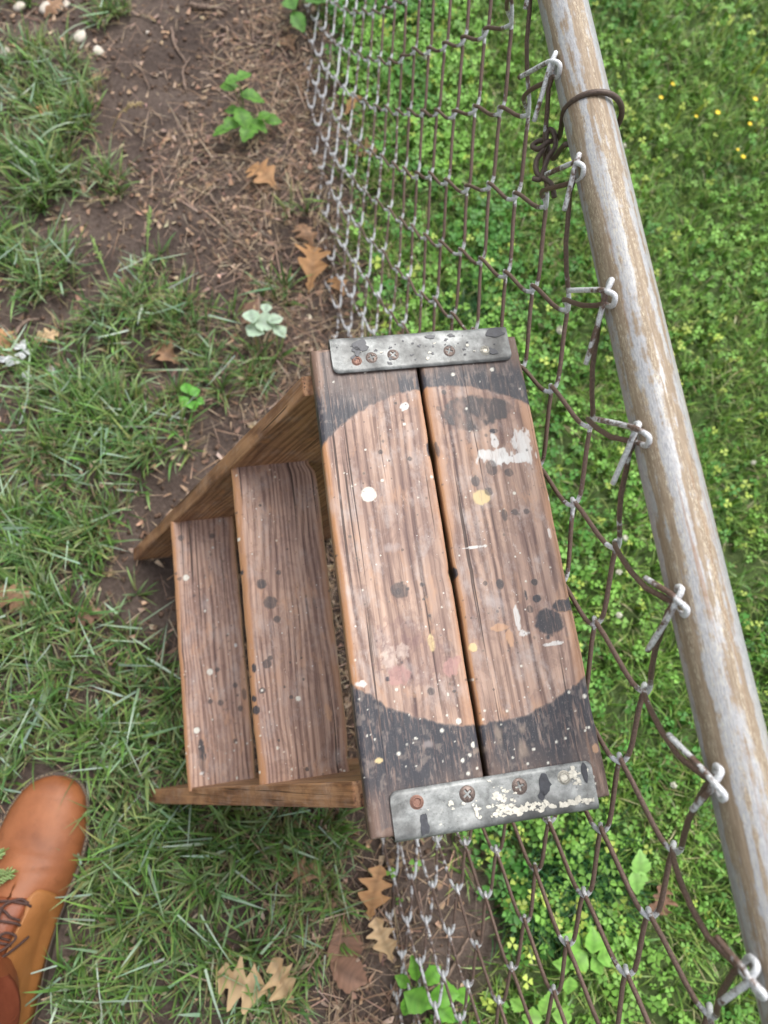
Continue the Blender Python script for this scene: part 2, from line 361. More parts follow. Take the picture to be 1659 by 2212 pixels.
def blades(bx, by, L, Wd, az, lean, curve, c0, c1, nseg=4, base_z=None):
    """grass blades as bent tapering strips; every argument one value per blade"""
    n = len(bx); t = np.linspace(0, 1, nseg + 1)[None, :]
    z0 = gz(bx, by) if base_z is None else base_z
    ang = lean[:, None] + curve[:, None] * t            # angle from the vertical grows along the blade
    seg = L[:, None] / nseg
    rr = np.concatenate([np.zeros((n, 1)), np.cumsum(np.sin(ang[:, :-1]) * seg, 1)], 1); zz = np.concatenate([np.zeros((n, 1)), np.cumsum(np.cos(ang[:, :-1]) * seg, 1)], 1)
    cx = bx[:, None] + rr * np.cos(az)[:, None]; cy = by[:, None] + rr * np.sin(az)[:, None]
    cz = np.maximum(z0[:, None] + zz, z0[:, None] + .0015 * (1 + t))
    wd = Wd[:, None] * .5 * np.minimum(1, 1.02 - t ** 2.2)
    tw = az + rng.normal(0, .5, n)
    sx, sy = -np.sin(tw)[:, None] * wd, np.cos(tw)[:, None] * wd; sz = wd * rng.normal(0, .35, n)[:, None]
    A = np.stack([cx - sx, cy - sy, cz - sz], -1); Bv = np.stack([cx + sx, cy + sy, cz + sz], -1)
    V = np.stack([A, Bv], 2).reshape(n, -1, 3); k = (nseg + 1) * 2
    f = np.array([[2 * i, 2 * i + 1, 2 * i + 3, 2 * i + 2] for i in range(nseg)])
    F = (np.arange(n)[:, None, None] * k + f[None]).reshape(-1, 4)
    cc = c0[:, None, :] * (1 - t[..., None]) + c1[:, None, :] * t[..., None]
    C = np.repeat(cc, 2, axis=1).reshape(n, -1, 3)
    return V.reshape(-1, 3), F, C.reshape(-1, 3)
def merge(parts):
    V, F, C = [], [], []; o = 0
    for v, f, c in parts: V.append(v); F.append(f + o); C.append(c); o += len(v)
    return np.concatenate(V), np.concatenate(F), np.concatenate(C)
def pick(pal, n, var=.18):
    pal = np.array(pal); c = pal[rng.integers(0, len(pal), n)]; return np.clip(c * (1 + rng.normal(0, var, (n, 1))) * (1 + rng.normal(0, .06, (n, 3))), .005, .9)

def make_tufts(cx, cy, nb, Lm, spread, pal0, pal1, wmean=.0034, flat=.95):
    cnt = rng.poisson(nb, len(cx)) + 2; i = np.repeat(np.arange(len(cx)), cnt); n = len(i)
    az = rng.uniform(0, 2 * math.pi, n); rad = np.abs(rng.normal(0, 1, n)) * spread[i]
    bx = cx[i] + rad * np.cos(az); by = cy[i] + rad * np.sin(az)
    L = Lm[i] * rng.uniform(.45, 1.25, n); lean = rng.uniform(.15, 1.0, n) * flat; cu = rng.uniform(.2, 1.35, n)
    az2 = az + rng.normal(0, .55, n); wd = rng.gamma(9, wmean / 9, n)
    ok = ~(in_boot(bx, by) | in_boot(bx + .6 * L * np.cos(az2), by + .6 * L * np.sin(az2)) & (rng.random(n) < .6) | in_stool(bx, by))
    c0 = pick(pal0, n); c1 = pick(pal1, n)
    return blades(bx[ok], by[ok], L[ok], wd[ok], az2[ok], lean[ok], cu[ok], c0[ok], c1[ok])

N = 12500
tx = rng.uniform(-1.7, .25, N); ty = rng.uniform(-1.1, 2.4, N); dd = dens_left(tx, ty) * (.55 + .9 * fbm(tx * 16, ty * 16, 31, 2))
ok = (rng.random(N) < dd) & (fq(tx, ty) < .12); tx, ty, dd = tx[ok], ty[ok], dd[ok]
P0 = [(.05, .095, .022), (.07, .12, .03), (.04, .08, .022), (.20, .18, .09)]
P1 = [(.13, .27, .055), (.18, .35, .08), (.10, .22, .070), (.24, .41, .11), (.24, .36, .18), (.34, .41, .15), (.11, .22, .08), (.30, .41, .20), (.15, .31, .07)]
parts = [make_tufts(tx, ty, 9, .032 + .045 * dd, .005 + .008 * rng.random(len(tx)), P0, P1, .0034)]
# dead blades at the foot of the tufts
k = rng.random(len(tx)) < .6
parts.append(make_tufts(tx[k], ty[k], 4.6, .045 + 0 * dd[k], .012 + 0 * dd[k], [(.22, .17, .09)], [(.38, .31, .18), (.30, .22, .12), (.44, .40, .27)], .0024, 1.35))
# cut blades lying loose on top, sky sheen put into their pale colour
n = 1900; bx = rng.uniform(-1.0, .1, n); by = rng.uniform(-.6, 1.7, n); ok = (dens_left(bx, by) > .35) & ~in_boot(bx, by); bx, by = bx[ok], by[ok]; n = len(bx)
parts.append(blades(bx, by, rng.uniform(.03, .09, n), rng.uniform(.0018, .0042, n), rng.uniform(0, 6.3, n), rng.normal(1.35, .2, n), rng.normal(.1, .4, n), pick([(.26, .36, .27), (.34, .42, .34), (.16, .28, .13), (.20, .32, .20)], n), pick([(.32, .42, .32), (.38, .46, .38), (.2, .33, .16)], n), base_z=gz(bx, by) + rng.uniform(.015, .04, n)))
V, F, C = merge(parts)
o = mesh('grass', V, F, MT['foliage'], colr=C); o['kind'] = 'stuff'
tag(o, 'patchy tufts of lawn grass growing in dark soil on the stool side of the fence', 'grass')

# the far side of the fence: lush clover and fine grass
def right_mask(x, y):
    q = fq(x, y); edge = .115 + .035 * sstep(.45, .75, y) * (1 - .4 * sstep(1.2, 1.5, y)) + .07 * (fbm(y * 6 + 3, x * 6, 77, 3) - .5)
    return sstep(edge - .025, edge + .06, q) * (1 - dens_soil_right(x, y))
N = 19000
tx = rng.uniform(-.05, 2.4, N); ty = rng.uniform(-1.2, 2.7, N)
fo = ((tx > 1.35) | (ty > 1.95) | (ty < -.6)); ok = (rng.random(N) < right_mask(tx, ty) * np.where(fo, .45, 1)); tx, ty = tx[ok], ty[ok]
gm = fbm(tx * 5 + 9, ty * 5, 12, 3); ok = rng.random(len(tx)) < sstep(.33, .56, gm) * .90 + .22 + .45 * sstep(.38, .55, fq(tx, ty)); tx, ty = tx[ok], ty[ok]
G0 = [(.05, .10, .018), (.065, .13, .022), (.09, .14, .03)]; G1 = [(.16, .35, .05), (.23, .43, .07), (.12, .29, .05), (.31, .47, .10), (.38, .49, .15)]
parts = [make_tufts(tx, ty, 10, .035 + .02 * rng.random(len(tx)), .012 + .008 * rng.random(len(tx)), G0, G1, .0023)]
k = rng.random(len(tx)) < .25
parts.append(make_tufts(tx[k], ty[k], 2, np.full(k.sum(), .045), np.full(k.sum(), .015), [(.26, .22, .11)], [(.44, .40, .22), (.5, .48, .3)], .002, 1.3))
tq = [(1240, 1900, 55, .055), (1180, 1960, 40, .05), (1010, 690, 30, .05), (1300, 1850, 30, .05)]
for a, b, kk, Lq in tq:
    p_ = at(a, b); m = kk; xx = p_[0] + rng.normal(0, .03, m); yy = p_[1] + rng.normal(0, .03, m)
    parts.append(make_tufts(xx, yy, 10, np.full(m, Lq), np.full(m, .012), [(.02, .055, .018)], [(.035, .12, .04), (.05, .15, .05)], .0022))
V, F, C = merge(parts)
o = mesh('lawn_grass', V, F, MT['foliage'], colr=C); o['kind'] = 'stuff'
tag(o, 'fine bright green lawn grass behind the chain link fence', 'grass')

def clover(N, xr, yr, acc):
    x = rng.uniform(*xr, N); y = rng.uniform(*yr, N); ok = rng.random(N) < acc(x, y); x, y = x[ok], y[ok]; n = len(x)
    h = rng.uniform(.010, .042, n); base = gz(x, y); R = rng.gamma(14, (.0079) / 14, n); R = R * (1 - .22 * sstep(.4, .55, fq(x, y))); a0 = rng.uniform(0, 6.28, n)
    tilt = rng.normal(0, .34, (n, 2))
    patch = fbm(x * 7 + 2, y * 7, 41, 3)
    dark = np.array([.075, .225, .042]); lite = np.array([.22, .43, .080]); yel = np.array([.40, .50, .10])
    mixv = np.clip(sstep(.34, .66, patch) + rng.normal(0, .25, n), 0, 1)[:, None]; cc = dark * (1 - mixv) + lite * mixv
    yy = (rng.random(n) < .05 + .28 * sstep(.52, .66, fbm(x * 4 + 20, y * 4, 55, 3)))[:, None]; cc = np.where(yy, yel, cc) * (1 + rng.normal(0, .16, (n, 1)))
    prof = np.array([[0, 0], [.48, .42], [.92, .46], [.88, 0.0], [.92, -.46], [.48, -.42]]); zf = np.array([0, .13, .17, .02, .17, .13])
    Vs, Cs = [], []
    for q in range(3):
        a = a0 + q * 2.094 + rng.normal(0, .12, n)
        u = prof[None, :, 0] * R[:, None] + .0006; vv = prof[None, :, 1] * R[:, None]
        px_ = u * np.cos(a)[:, None] - vv * np.sin(a)[:, None]; py_ = u * np.sin(a)[:, None] + vv * np.cos(a)[:, None]
        pz = zf[None] * R[:, None] - .16 * u + px_ * tilt[:, :1] + py_ * tilt[:, 1:]
        Vs.append(np.stack([x[:, None] + px_, y[:, None] + py_, (base + h)[:, None] + pz], -1))
        Cs.append(np.repeat((cc * (1 + rng.normal(0, .07, (n, 1))))[:, None, :], 6, 1))
    st = np.stack([np.stack([x - .0005 + rng.normal(0, .006, n), y + rng.normal(0, .006, n), base - .002], -1), np.stack([x + .0007, y, base - .002], -1), np.stack([x + .0007, y, base + h], -1), np.stack([x - .0005, y, base + h], -1)], 1)
    Vs.append(st); Cs.append(np.repeat((cc * .6)[:, None, :], 4, 1))
    V = np.concatenate(Vs, 1); C = np.concatenate(Cs, 1); k = 22
    f = []
    for q in range(3): f += [[6 * q, 6 * q + 3, 6 * q + 2, 6 * q + 1], [6 * q, 6 * q + 5, 6 * q + 4, 6 * q + 3]]
    f.append([18, 19, 20, 21]); F = (np.arange(n)[:, None, None] * k + np.array(f)[None]).reshape(-1, 4)
    return V.reshape(-1, 3), F, np.clip(C.reshape(-1, 3), .01, .8)
def acc_c(x, y):
    gm = fbm(x * 5 + 9, y * 5, 12, 3); a = right_mask(x, y) * (1 - .72 * sstep(.46, .64, gm)) * (1 - .62 * sstep(.38, .55, fq(x, y)))
    return a * np.where((x > 1.35) | (y > 1.95) | (y < -.6), .3, 1)
V, F, C = clover(88000, (-.05, 2.4), (-1.2, 2.7), acc_c)
o = mesh('clover', V, F, MT['clover'], colr=C, smooth=False); o['kind'] = 'stuff'
tag(o, 'dense bright green clover ground cover behind the fence', 'clover')

# dry straw, needles and crumbs along the foot of the fence
def dens_straw(x, y):
    q = fq(x, y); d = np.maximum(np.exp(-((q - .03) / .13) ** 2) * .9, .13 * (q < .1))
    for a, b, r, k_ in [(520, 130, 150, 1.0), (430, 330, 170, .9), (560, 480, 150, .9), (640, 300, 120, 1.0), (330, 420, 130, .6), (480, 600, 130, .5), (430, 850, 130, .35), (600, 50, 100, 1), (740, 2050, 130, .8), (640, 2180, 120, .5), (800, 1900, 100, .7), (950, 1800, 90, .5), (330, 1230, 70, .25)]:
        p_ = at(a, b); d = np.maximum(d, k_ * (1 - sstep(.4, 1.1, np.hypot(x - p_[0], y - p_[1]) / (r / 1345.))))
    return d * (q < .24)
N = 62000
x = rng.uniform(-.9, .48, N); y = rng.uniform(-.9, 2.2, N); ok = (rng.random(N) < dens_straw(x, y) * (.35 + fbm(x * 14, y * 14, 91, 2))) & ~in_boot(x, y); x, y = x[ok], y[ok]; n = len(x)
SP = [(.33, .235, .16), (.25, .165, .11), (.42, .31, .22), (.17, .11, .08), (.48, .38, .28), (.29, .18, .115), (.21, .15, .12)]
L = rng.gamma(3, .014, n)
parts = [blades(x, y, np.clip(L, .008, .11), rng.uniform(.0006, .0019, n), rng.uniform(0, 6.28, n), rng.normal(1.40, .13, n), rng.normal(.1, .28, n), pick(SP, n, .3), pick(SP, n, .3), base_z=gz(x, y) + rng.uniform(0, .012, n))]
N = 14000
x = rng.uniform(-.9, .45, N); y = rng.uniform(-.7, 2.0, N); ok = ((rng.random(N) < .12 + .88 * dens_straw(x, y))) & ~in_boot(x, y) & (fq(x, y) < .25); x, y = x[ok], y[ok]; n = len(x)
parts.append(blades(x, y, rng.uniform(.006, .02, n), rng.uniform(.003, .009, n), rng.uniform(0, 6.28, n), rng.normal(1.35, .2, n), rng.normal(.1, .5, n), pick(SP + [(.42, .26, .17)], n, .3), pick(SP + [(.46, .30, .2)], n, .3), base_z=gz(x, y) + .003))
V, F, C = merge(parts)
o = mesh('straw_litter', V, F, MT['straw'], colr=C); o['kind'] = 'stuff'
tag(o, 'dry brown straw and leaf crumbs scattered over bare soil along the fence foot', 'litter')

# soil crumbs and small gravel
def crumbs(n, rmin, rmax, acc):
    x = rng.uniform(-.95, .4, n); y = rng.uniform(-.6, 1.8, n); ok = (rng.random(n) < acc(x, y)) & ~in_boot(x, y); x, y = x[ok], y[ok]; n = len(x)
    r = rmin + (rmax - rmin) * rng.random(n) ** 3
    d = np.array([[1, 0, 0], [-1, 0, 0], [0, 1, 0], [0, -1, 0], [0, 0, 1], [0, 0, -1], [.6, .6, .5], [-.6, .6, .5], [.6, -.6, .5], [-.6, -.6, .5]])[None] * rng.uniform(.7, 1.2, (n, 10, 1))
    V = np.stack([x, y, gz(x, y) + r * .25], -1)[:, None, :] + d * r[:, None, None] * np.array([1, 1, .7])
    f = [[6, 0, 2], [6, 2, 4], [6, 4, 0], [7, 2, 1], [7, 4, 2], [7, 1, 4], [8, 3, 0], [8, 4, 3], [8, 0, 4], [9, 1, 3], [9, 3, 4], [9, 4, 1], [5, 2, 0], [5, 1, 2], [5, 0, 3], [5, 3, 1]]
    return V.reshape(-1, 3), (np.arange(n)[:, None, None] * 10 + np.array(f)[None]).reshape(-1, 3)
V, F = crumbs(16000, .0012, .0065, lambda x, y: (.25 + .5 * (fq(x, y) < .15)) * (1 - .8 * dens_left(x, y)) * (fq(x, y) < .3))
o = mesh('soil_crumbs', V, F, MT['clod'], smooth=False); o['kind'] = 'stuff'
tag(o, 'loose crumbs of dark soil on the bare ground', 'soil')

SP_TOP= [(34.5, 65.1, 6.4, 6.4, 'w'), (48.1, 76.2, 1.5, 1.5, 'w'), (74.1, 126.0, 1.5, 1.5, 'w'), (163.0, 171.6, 1.9, 1.9, 'w'), (37.4, 105.6, 0.8, 0.8, 'w'), (77.2, 143.1, 4.7, 3.1, 's'), (152.7, 87.8, 15.7, 7.3, 's'), (178.0, 93.7, 9.3, 14.6, 's'), (167.9, 83.5, 15.8, 3.7, 's'), (138.8, 92.0, 3.6, 4.7, 's'), (152.7, 101.8, 4.7, 6.6, 's'), (131.5, 51.7, 7.7, 6.6, 'y'), (135.1, 130.6, 25.2, 16.5, 'g'), (158.5, 132.8, 16.1, 10.7, 'g'), (153.2, 111.7, 4.0, 2.4, 'b'), (114.7, 152.8, 2.4, 2.4, 'g'), (107.5, 138.0, 2.4, 2.4, 'g'), (74.9, 93.3, 2.0, 2.0, 'g'), (50.0, 102.1, 2.3, 2.3, 'g'), (160.2, 71.8, 3.9, 3.9, 'g'), (145.4, 77.4, 4.9, 7.3, 'g'), (129.0, 66.8, 4.1, 4.6, 'g'), (138.8, 56.3, 3.8, 3.8, 'g'), (158.4, 35.4, 3.1, 3.1, 'g'), (168.7, 34.8, 2.6, 2.6, 'g'), (148.9, 33.8, 2.8, 5.6, 'g'), (93.0, 100.7, 2.1, 6.7, 'b'), (99.4, 100.0, 1.8, 7.7, 'g'), (96.2, -10.7, 3.4, 4.9, 'b'), (69.1, -17.5, 1.9, 1.9, 'g'), (163.9, -27.0, 3.0, 3.0, 'g'), (133.8, -25.2, 3.0, 4.4, 'g'), (56.0, -19.6, 1.4, 1.4, 'g'), (50.4, 148.4, 1.5, 1.5, 'g'), (69.8, 146.7, 1.6, 1.6, 'g'), (116.0, 8.7, 10.0, 1.2, 's'), (192.1, 45.2, 2.1, 4.2, 's'), (185.1, 12.6, 1.5, 5.1, 's'), (49.1, -20.0, 7.2, 6.7, 'g'), (45.9, 16.6, 12.2, 4.4, 'd'), (4.7, 59.9, 7.3, 14.7, 'd'), (-24.2, 65.5, 4.8, 4.8, 'd'), (169.4, -61.2, 11.8, 10.8, 'b'), (163.0, -41.0, 3.7, 3.2, 'b'), (183.4, -49.4, 8.5, 5.5, 'b'), (192.4, -49.2, 5.5, 6.5, 'b'), (155.6, -49.0, 3.2, 3.2, 'g'), (163.9, -27.0, 2.7, 2.7, 'g'), (133.9, -24.7, 3.5, 3.5, 'g'), (121.6, -22.8, 2.0, 2.0, 'g'), (68.6, -17.5, 1.9, 1.9, 'g'), (55.9, -19.2, 1.2, 1.2, 'g'), (67.9, -29.7, 1.4, 1.4, 'g'), (70.6, -43.7, 1.4, 1.4, 'g'), (47.8, -20.7, 2.6, 2.6, 'g'), (81.2, -106.0, 1.6, 1.6, 'g'), (62.6, -103.5, 3.0, 3.0, 'g'), (29.0, -89.5, 1.8, 1.8, 'b'), (165.5, -73.7, 2.0, 2.0, 'b'), (154.2, -37.1, 1.2, 4.5, 'b'), (38.6, -88.4, 9.2, 7.9, 'p'), (32.6, -72.6, 5.6, 9.3, 'q'), (44.2, -69.4, 5.1, 6.1, 'q'), (81.4, -87.8, 6.6, 6.6, 'p'), (88.5, -81.7, 2.8, 3.8, 'p'), (142.7, -54.3, 2.9, 8.8, 's'), (145.5, -68.0, 5.8, 2.4, 's'), (170.5, -79.6, 8.3, 1.7, 's'), (7.2, -90.5, 4.1, 2.7, 's'), (80.7, -129.2, 2.3, 2.3, 'w'), (72.3, -123.6, 0.9, 0.9, 'w'), (100.6, -130.4, 0.9, 0.9, 'w'), (68.7, -65.5, 2.8, 7.1, 'y'), (102.4, -74.0, 3.6, 3.6, 'y'), (127.0, -60.8, 8.7, 2.9, 'o'), (133.6, -71.3, 2.9, 7.2, 'o'), (14.1, -149.5, 3.3, 2.0, 'y'), (89.0, -148.6, 1.4, 2.3, 'w'), (85.4, -155.7, 1.1, 1.1, 'w'), (79.1, -158.8, 1.4, 1.4, 'w'), (136.8, -158.6, 1.2, 1.2, 'w'), (164.1, -154.2, 0.9, 0.9, 'w'), (187.1, -165.3, 2.1, 3.3, 'o'), (42.4, -57.4, 16.5, 14.1, 'r'), (53.7, -77.7, 25.8, 18.7, 'r'), (126.2, -38.7, 9.8, 7.3, 'd'), (53.9, -143.2, 6.3, 3.6, 'd'), (127.4, -157.9, 5.1, 9.2, 'm'), (130.4, -142.8, 5.1, 5.8, 'm'), (110.6, -146.7, 4.2, 11.5, 'm'), (92.9, -153.1, 6.9, 3.2, 'm')]
SP_T2= [(-86.9, 164.8, 1.3, 1.3, 'w'), (-63.3, 126.6, 1.9, 1.9, 'g'), (-50.9, 47.7, 3.1, 3.1, 'g'), (-70.8, 37.0, 5.6, 5.6, 'g'), (-82.4, 140.8, 1.3, 1.3, 'g'), (-38.8, 72.8, 1.6, 1.6, 'g'), (-28.1, 83.4, 1.0, 1.0, 'w'), (-91.4, 90.5, 2.2, 2.2, 'w'), (-70.3, 35.9, 4.3, 4.3, 'g'), (-62.8, 15.7, 7.1, 7.1, 'g'), (-57.5, -3.1, 4.0, 4.0, 'g'), (-72.6, -48.7, 4.8, 4.8, 'g'), (-68.4, -43.1, 2.7, 2.7, 'g'), (-80.2, -75.7, 3.6, 3.6, 'g'), (-80.2, -75.2, 1.2, 1.2, 'w'), (-50.5, -86.3, 2.4, 2.4, 'g'), (-36.0, -69.6, 1.8, 1.8, 'g'), (-56.9, -75.0, 1.8, 1.8, 'g'), (-48.3, -50.4, 1.5, 1.5, 'g'), (-35.7, -47.4, 1.5, 1.5, 'g'), (-68.2, -127.8, 1.8, 1.8, 'g'), (-43.8, -88.7, 2.7, 2.7, 'w'), (-70.4, -135.2, 1.7, 1.7, 'w'), (-57.9, -157.8, 1.4, 1.4, 'w'), (-42.2, 3.5, 1.2, 1.2, 'w'), (5.0, -118.5, 1.5, 1.5, 'w'), (-6.3, -165.2, 1.2, 1.2, 'w'), (-42.0, -160.1, 2.3, 2.3, 'g'), (1.8, -44.5, 12.3, 15.4, 'd'), (-5.2, -151.1, 7.1, 11.8, 'd'), (-86.5, -51.4, 2.7, 4.8, 'b'), (-89.2, -82.6, 2.7, 3.2, 'b'), (-88.2, -94.5, 4.1, 4.4, 'b'), (-90.7, 53.0, 2.5, 2.5, 'b'), (-14.8, -106.0, 3.6, 9.0, 'o')]
SP_T1= [(-181.7, 152.9, 4.3, 4.3, 'g'), (-139.8, 151.0, 3.9, 3.9, 'g'), (-139.8, 134.3, 1.6, 1.6, 'w'), (-187.0, 96.0, 2.7, 2.7, 'g'), (-178.5, 96.6, 4.2, 4.2, 'w'), (-156.4, -33.0, 4.1, 4.1, 'w'), (-178.2, -104.3, 4.0, 4.0, 'w'), (-120.1, -1.6, 2.6, 3.4, 's'), (-156.8, 48.0, 1.5, 1.5, 'w'), (-146.2, -31.4, 3.0, 3.0, 'g'), (-125.5, -54.8, 3.3, 3.3, 'g'), (-121.3, -85.0, 4.0, 4.0, 'g'), (-145.7, -74.3, 3.7, 3.7, 'g'), (-158.4, -70.7, 3.3, 3.3, 'g'), (-131.2, -124.6, 3.3, 3.3, 'g'), (-175.3, -157.8, 2.8, 2.8, 's'), (-132.3, -169.3, 1.8, 1.8, 'w'), (-169.4, 70.6, 2.3, 2.3, 'g'), (-188.1, -35.2, 1.8, 1.8, 'g'), (-174.0, -138.7, 5.0, 21.4, 'g'), (-115.3, -67.4, 3.0, 7.4, 'g')]


# ------------------------------------------------------------------ step stool
HS, LS, WS = .61222, .4096, .19166
stool = empty('step_stool', (SX, SY, 0), (.0244, 0, SYAW))
tag(stool, 'weathered wooden step stool spattered with paint, standing beside the chain link fence', 'step stool')
PC = {'w': (.62, .60, .53), 's': (.60, .59, .57), 'y': (.58, .45, .23), 'b': (.028, .031, .040), 'g': (.050, .043, .045), 'p': (.36, .20, .18),
      'q': (.52, .42, .36), 'd': (.42, .36, .34), 'o': (.52, .30, .17), 'r': (.15, .080, .078), 'm': (.34, .26, .20)}
PO = {'w': .97, 's': .85, 'y': .9, 'b': .95, 'g': .78, 'p': .8, 'q': .65, 'd': .40, 'o': .6, 'r': .42, 'm': .5}
def plank(name, x0, x1, y0, y1, z1, th, mat, spots, wob=(0, 0), black=False, res=.0009, seed=0, nicks=(), bow=0.0, nose=.0035):
    def axis(a, b):
        e = np.array([0, .0004, .0010, .0018, .0030]); n = int((b - a - .006) / res); return np.concatenate([a + e[:-1], np.linspace(a + .003, b - .003, n), (b - e[:-1])[::-1]])
    gx, gy = axis(x0, x1), axis(y0, y1); X, Y = np.meshgrid(gx, gy, indexing='ij'); U, Vv = X.copy(), Y.copy()
    r = .0026; dx = np.minimum(X - x0, x1 - X); dy = np.minimum(Y - y0, y1 - Y)
    def drop(d): d = np.clip(d, 0, r); return r - np.sqrt(np.maximum(r * r - (r - d) ** 2, 0))
    dn = np.clip(X - x0, 0, nose); Z = z1 - np.maximum(np.maximum(drop(dx), drop(dy)), (nose - np.sqrt(np.maximum(nose ** 2 - (nose - dn) ** 2, 0))) * .75) - (fbm(X * 90, Y * 9, 60 + seed, 3) - .5) * .0012 + bow * (Y / .2) ** 2
    t = (X - x0) / (x1 - x0)
    wl = (fbm(Y * 22, Y * 0 + 3, 70 + seed, 4) - .5) * 2; wr = (fbm(Y * 22, Y * 0 + 8, 80 + seed, 4) - .5) * 2
    for (ny, side, dep, sg) in nicks:
        b = np.exp(-((Y - ny) / sg) ** 2) * dep
        X = X + (b * (1 - t) ** 3 if side < 0 else -b * t ** 3)
    X = X + wob[0] * wl * (1 - t) ** 2 + wob[1] * wr * t ** 2
    Y = Y + (fbm(X * 60, X * 0 + 5, 90 + seed, 3) - .5) * .0014 * np.sign(Y) * sstep(.02, 0, dy)
    colr = np.zeros(X.shape + (4,), np.float32)
    def lay(mask, c, a):
        m = np.clip(mask * a, 0, 1)[..., None]; nonlocal colr
        al = colr[..., 3:]; rgb = np.where(al > 0, colr[..., :3], np.array(c)); rgb = rgb * (1 - m) + np.array(c) * m
        colr = np.concatenate([rgb, al + m * (1 - al)], -1)
    grain = fbm(U * 380, Vv * 14, 7 + seed, 3); blot = fbm(U * 45, Vv * 30, 9 + seed, 4); edge = (fbm(U * 220, Vv * 90, 13, 3) - .5)
    # worn, paler arrises
    ew = np.minimum(dx, dy + .004); lay(sstep(.0085, .001, ew + (fbm(U * 60, Vv * 16, 22 + seed, 3) - .5) * .014), (.40, .215, .12), .7)
    lay(sstep(nose * 1.05, nose * .7, U - x0 + (fbm(U * 60, Vv * 26, 25 + seed, 3) - .5) * nose * .9), (.36, .175, .075), .8)
    if black:
        rad = np.hypot(U - .107, Vv - .0125); ring = sstep(.1455, .1480, rad + edge * .003 + (grain - .5) * .0025)
        end = np.abs(Vv); up = Vv > 0
        wear_u = sstep(.27, .33, grain + (blot - .5) * .5 + .10 * sstep(.04, 0, rad - .147)) * np.where(U < .075, sstep(.178, .150, Vv + .02 * (U / .075)), sstep(.185, .165, Vv))
        wear_l = sstep(.20, .30, grain + (blot - .5) * .5 + .10) * (.25 + .75 * sstep(-.20, -.150, Vv + (blot - .5) * .05))
        lay(ring, (.075, .062, .060), .74)
        lay(ring * np.where(up, wear_u, wear_l), (.030, .033, .043), .95)
        lay(ring * sstep(.60, .74, fbm(U * 300, Vv * 200, 33, 4)), (.26, .21, .18), .38)
    sp2 = np.random.default_rng(seed + 5)
    for (sx, sy, rx, ry, k_) in spots:
        sx, sy, rx, ry = sx / 1000, sy / 1000, max(rx, 1.0) / 1000, max(ry, 1.0) / 1000
        if sx < x0 - .01 or sx > x1 + .01: continue
        d = np.hypot((U - sx) / rx, (Vv - sy) / ry); rough = {'s': 1.5, 'd': 1.0, 'r': 1.1, 'm': 1.3, 'q': 1.2, 'o': 1.2, 'p': .8}.get(k_, .35)
        nz = (fbm(U * 330, Vv * (120 if k_ in 'smod' else 300), int(sx * 9e4) % 97, 3) - .5)
        if k_ == 'r': mk = sstep(.30, .0, np.abs(d - .9 + nz * 1.2)) + .5 * sstep(1.0, .6, d + nz)
        elif k_ in 'dm': mk = sstep(1.1, .2, d + nz * rough)
        else: mk = sstep(1.12, .88, d + nz * rough)
        if k_ == 'g' and max(rx, ry) > .008: mk = mk * (.55 + .9 * sstep(.35, .6, fbm(U * 120, Vv * 60, 51, 3)))
        lay(mk, PC[k_], PO[k_])
    # fine flecks
    m = int(150 * (x1 - x0) * (y1 - y0) / .038)
    fxs = sp2.uniform(x0, x1, m); fys = sp2.uniform(y0, y1, m)
    for a, b in zip(fxs, fys):
        low = b < -.09; rr = sp2.gamma(2.2, .00020) + .00035
        k_ = 'w' if sp2.random() < (.75 if low else .22) else 'g'
        i0, i1 = np.searchsorted(gx, [a - rr * 1.5, a + rr * 1.5]); j0, j1 = np.searchsorted(gy, [b - rr * 1.5, b + rr * 1.5])
        if i1 <= i0 or j1 <= j0: continue
        d = np.hypot(U[i0:i1, j0:j1] - a, Vv[i0:i1, j0:j1] - b) / rr; mk = (sstep(1.4, .7, d) * PO[k_])[..., None]
        s_ = colr[i0:i1, j0:j1]; s_[..., :3] = s_[..., :3] * (1 - mk) + np.array(PC[k_]) * mk; s_[..., 3:] = s_[..., 3:] + mk * (1 - s_[..., 3:])
    nx, ny = X.shape; V = np.stack([X, Y, Z], -1).reshape(-1, 3); C = colr.reshape(-1, 4); G = np.stack([U + seed * .31, Vv + seed * .77, Z], -1).reshape(-1, 3)
    i, j = np.meshgrid(np.arange(nx - 1), np.arange(ny - 1), indexing='ij')
    F = np.stack([i * ny + j, (i + 1) * ny + j, (i + 1) * ny + j + 1, i * ny + j + 1], -1).reshape(-1, 4)
    # rim: walls down to the underside
    ring_i = np.concatenate([np.arange(nx) * ny, (nx - 1) * ny + np.arange(1, ny), (np.arange(nx - 2, -1, -1)) * ny + ny - 1, np.arange(ny - 2, 0, -1)])
    b0 = len(V); m = len(ring_i); Vb = V[ring_i].copy(); Vb[:, 2] = z1 - th + bow * 0; V = np.concatenate([V, Vb]); Cb = C[ring_i].copy(); Cb[:, 3] *= .3; C = np.concatenate([C, Cb]); Gb = G[ring_i].copy(); Gb[:, 2] = -th; G = np.concatenate([G, Gb])
    q = np.arange(m); q2 = (q + 1) % m; Fs = np.stack([ring_i[q2], ring_i[q], b0 + q, b0 + q2], -1)
    cen = len(V); V = np.concatenate([V, [[(x0 + x1) / 2, (y0 + y1) / 2, z1 - th]]]); C = np.concatenate([C, np.zeros((1, 4))]); G = np.concatenate([G, [[0, 0, 0]]])
    Fb = np.stack([b0 + q2, b0 + q, np.full(m, cen), np.full(m, cen)], -1)
    F = [tuple(f) for f in np.concatenate([F, Fs])] + [(a, b, c) for a, b, c, _ in Fb]
    o = mesh(name, V, F, mat, stool, True, colr=C, vec=G); return o
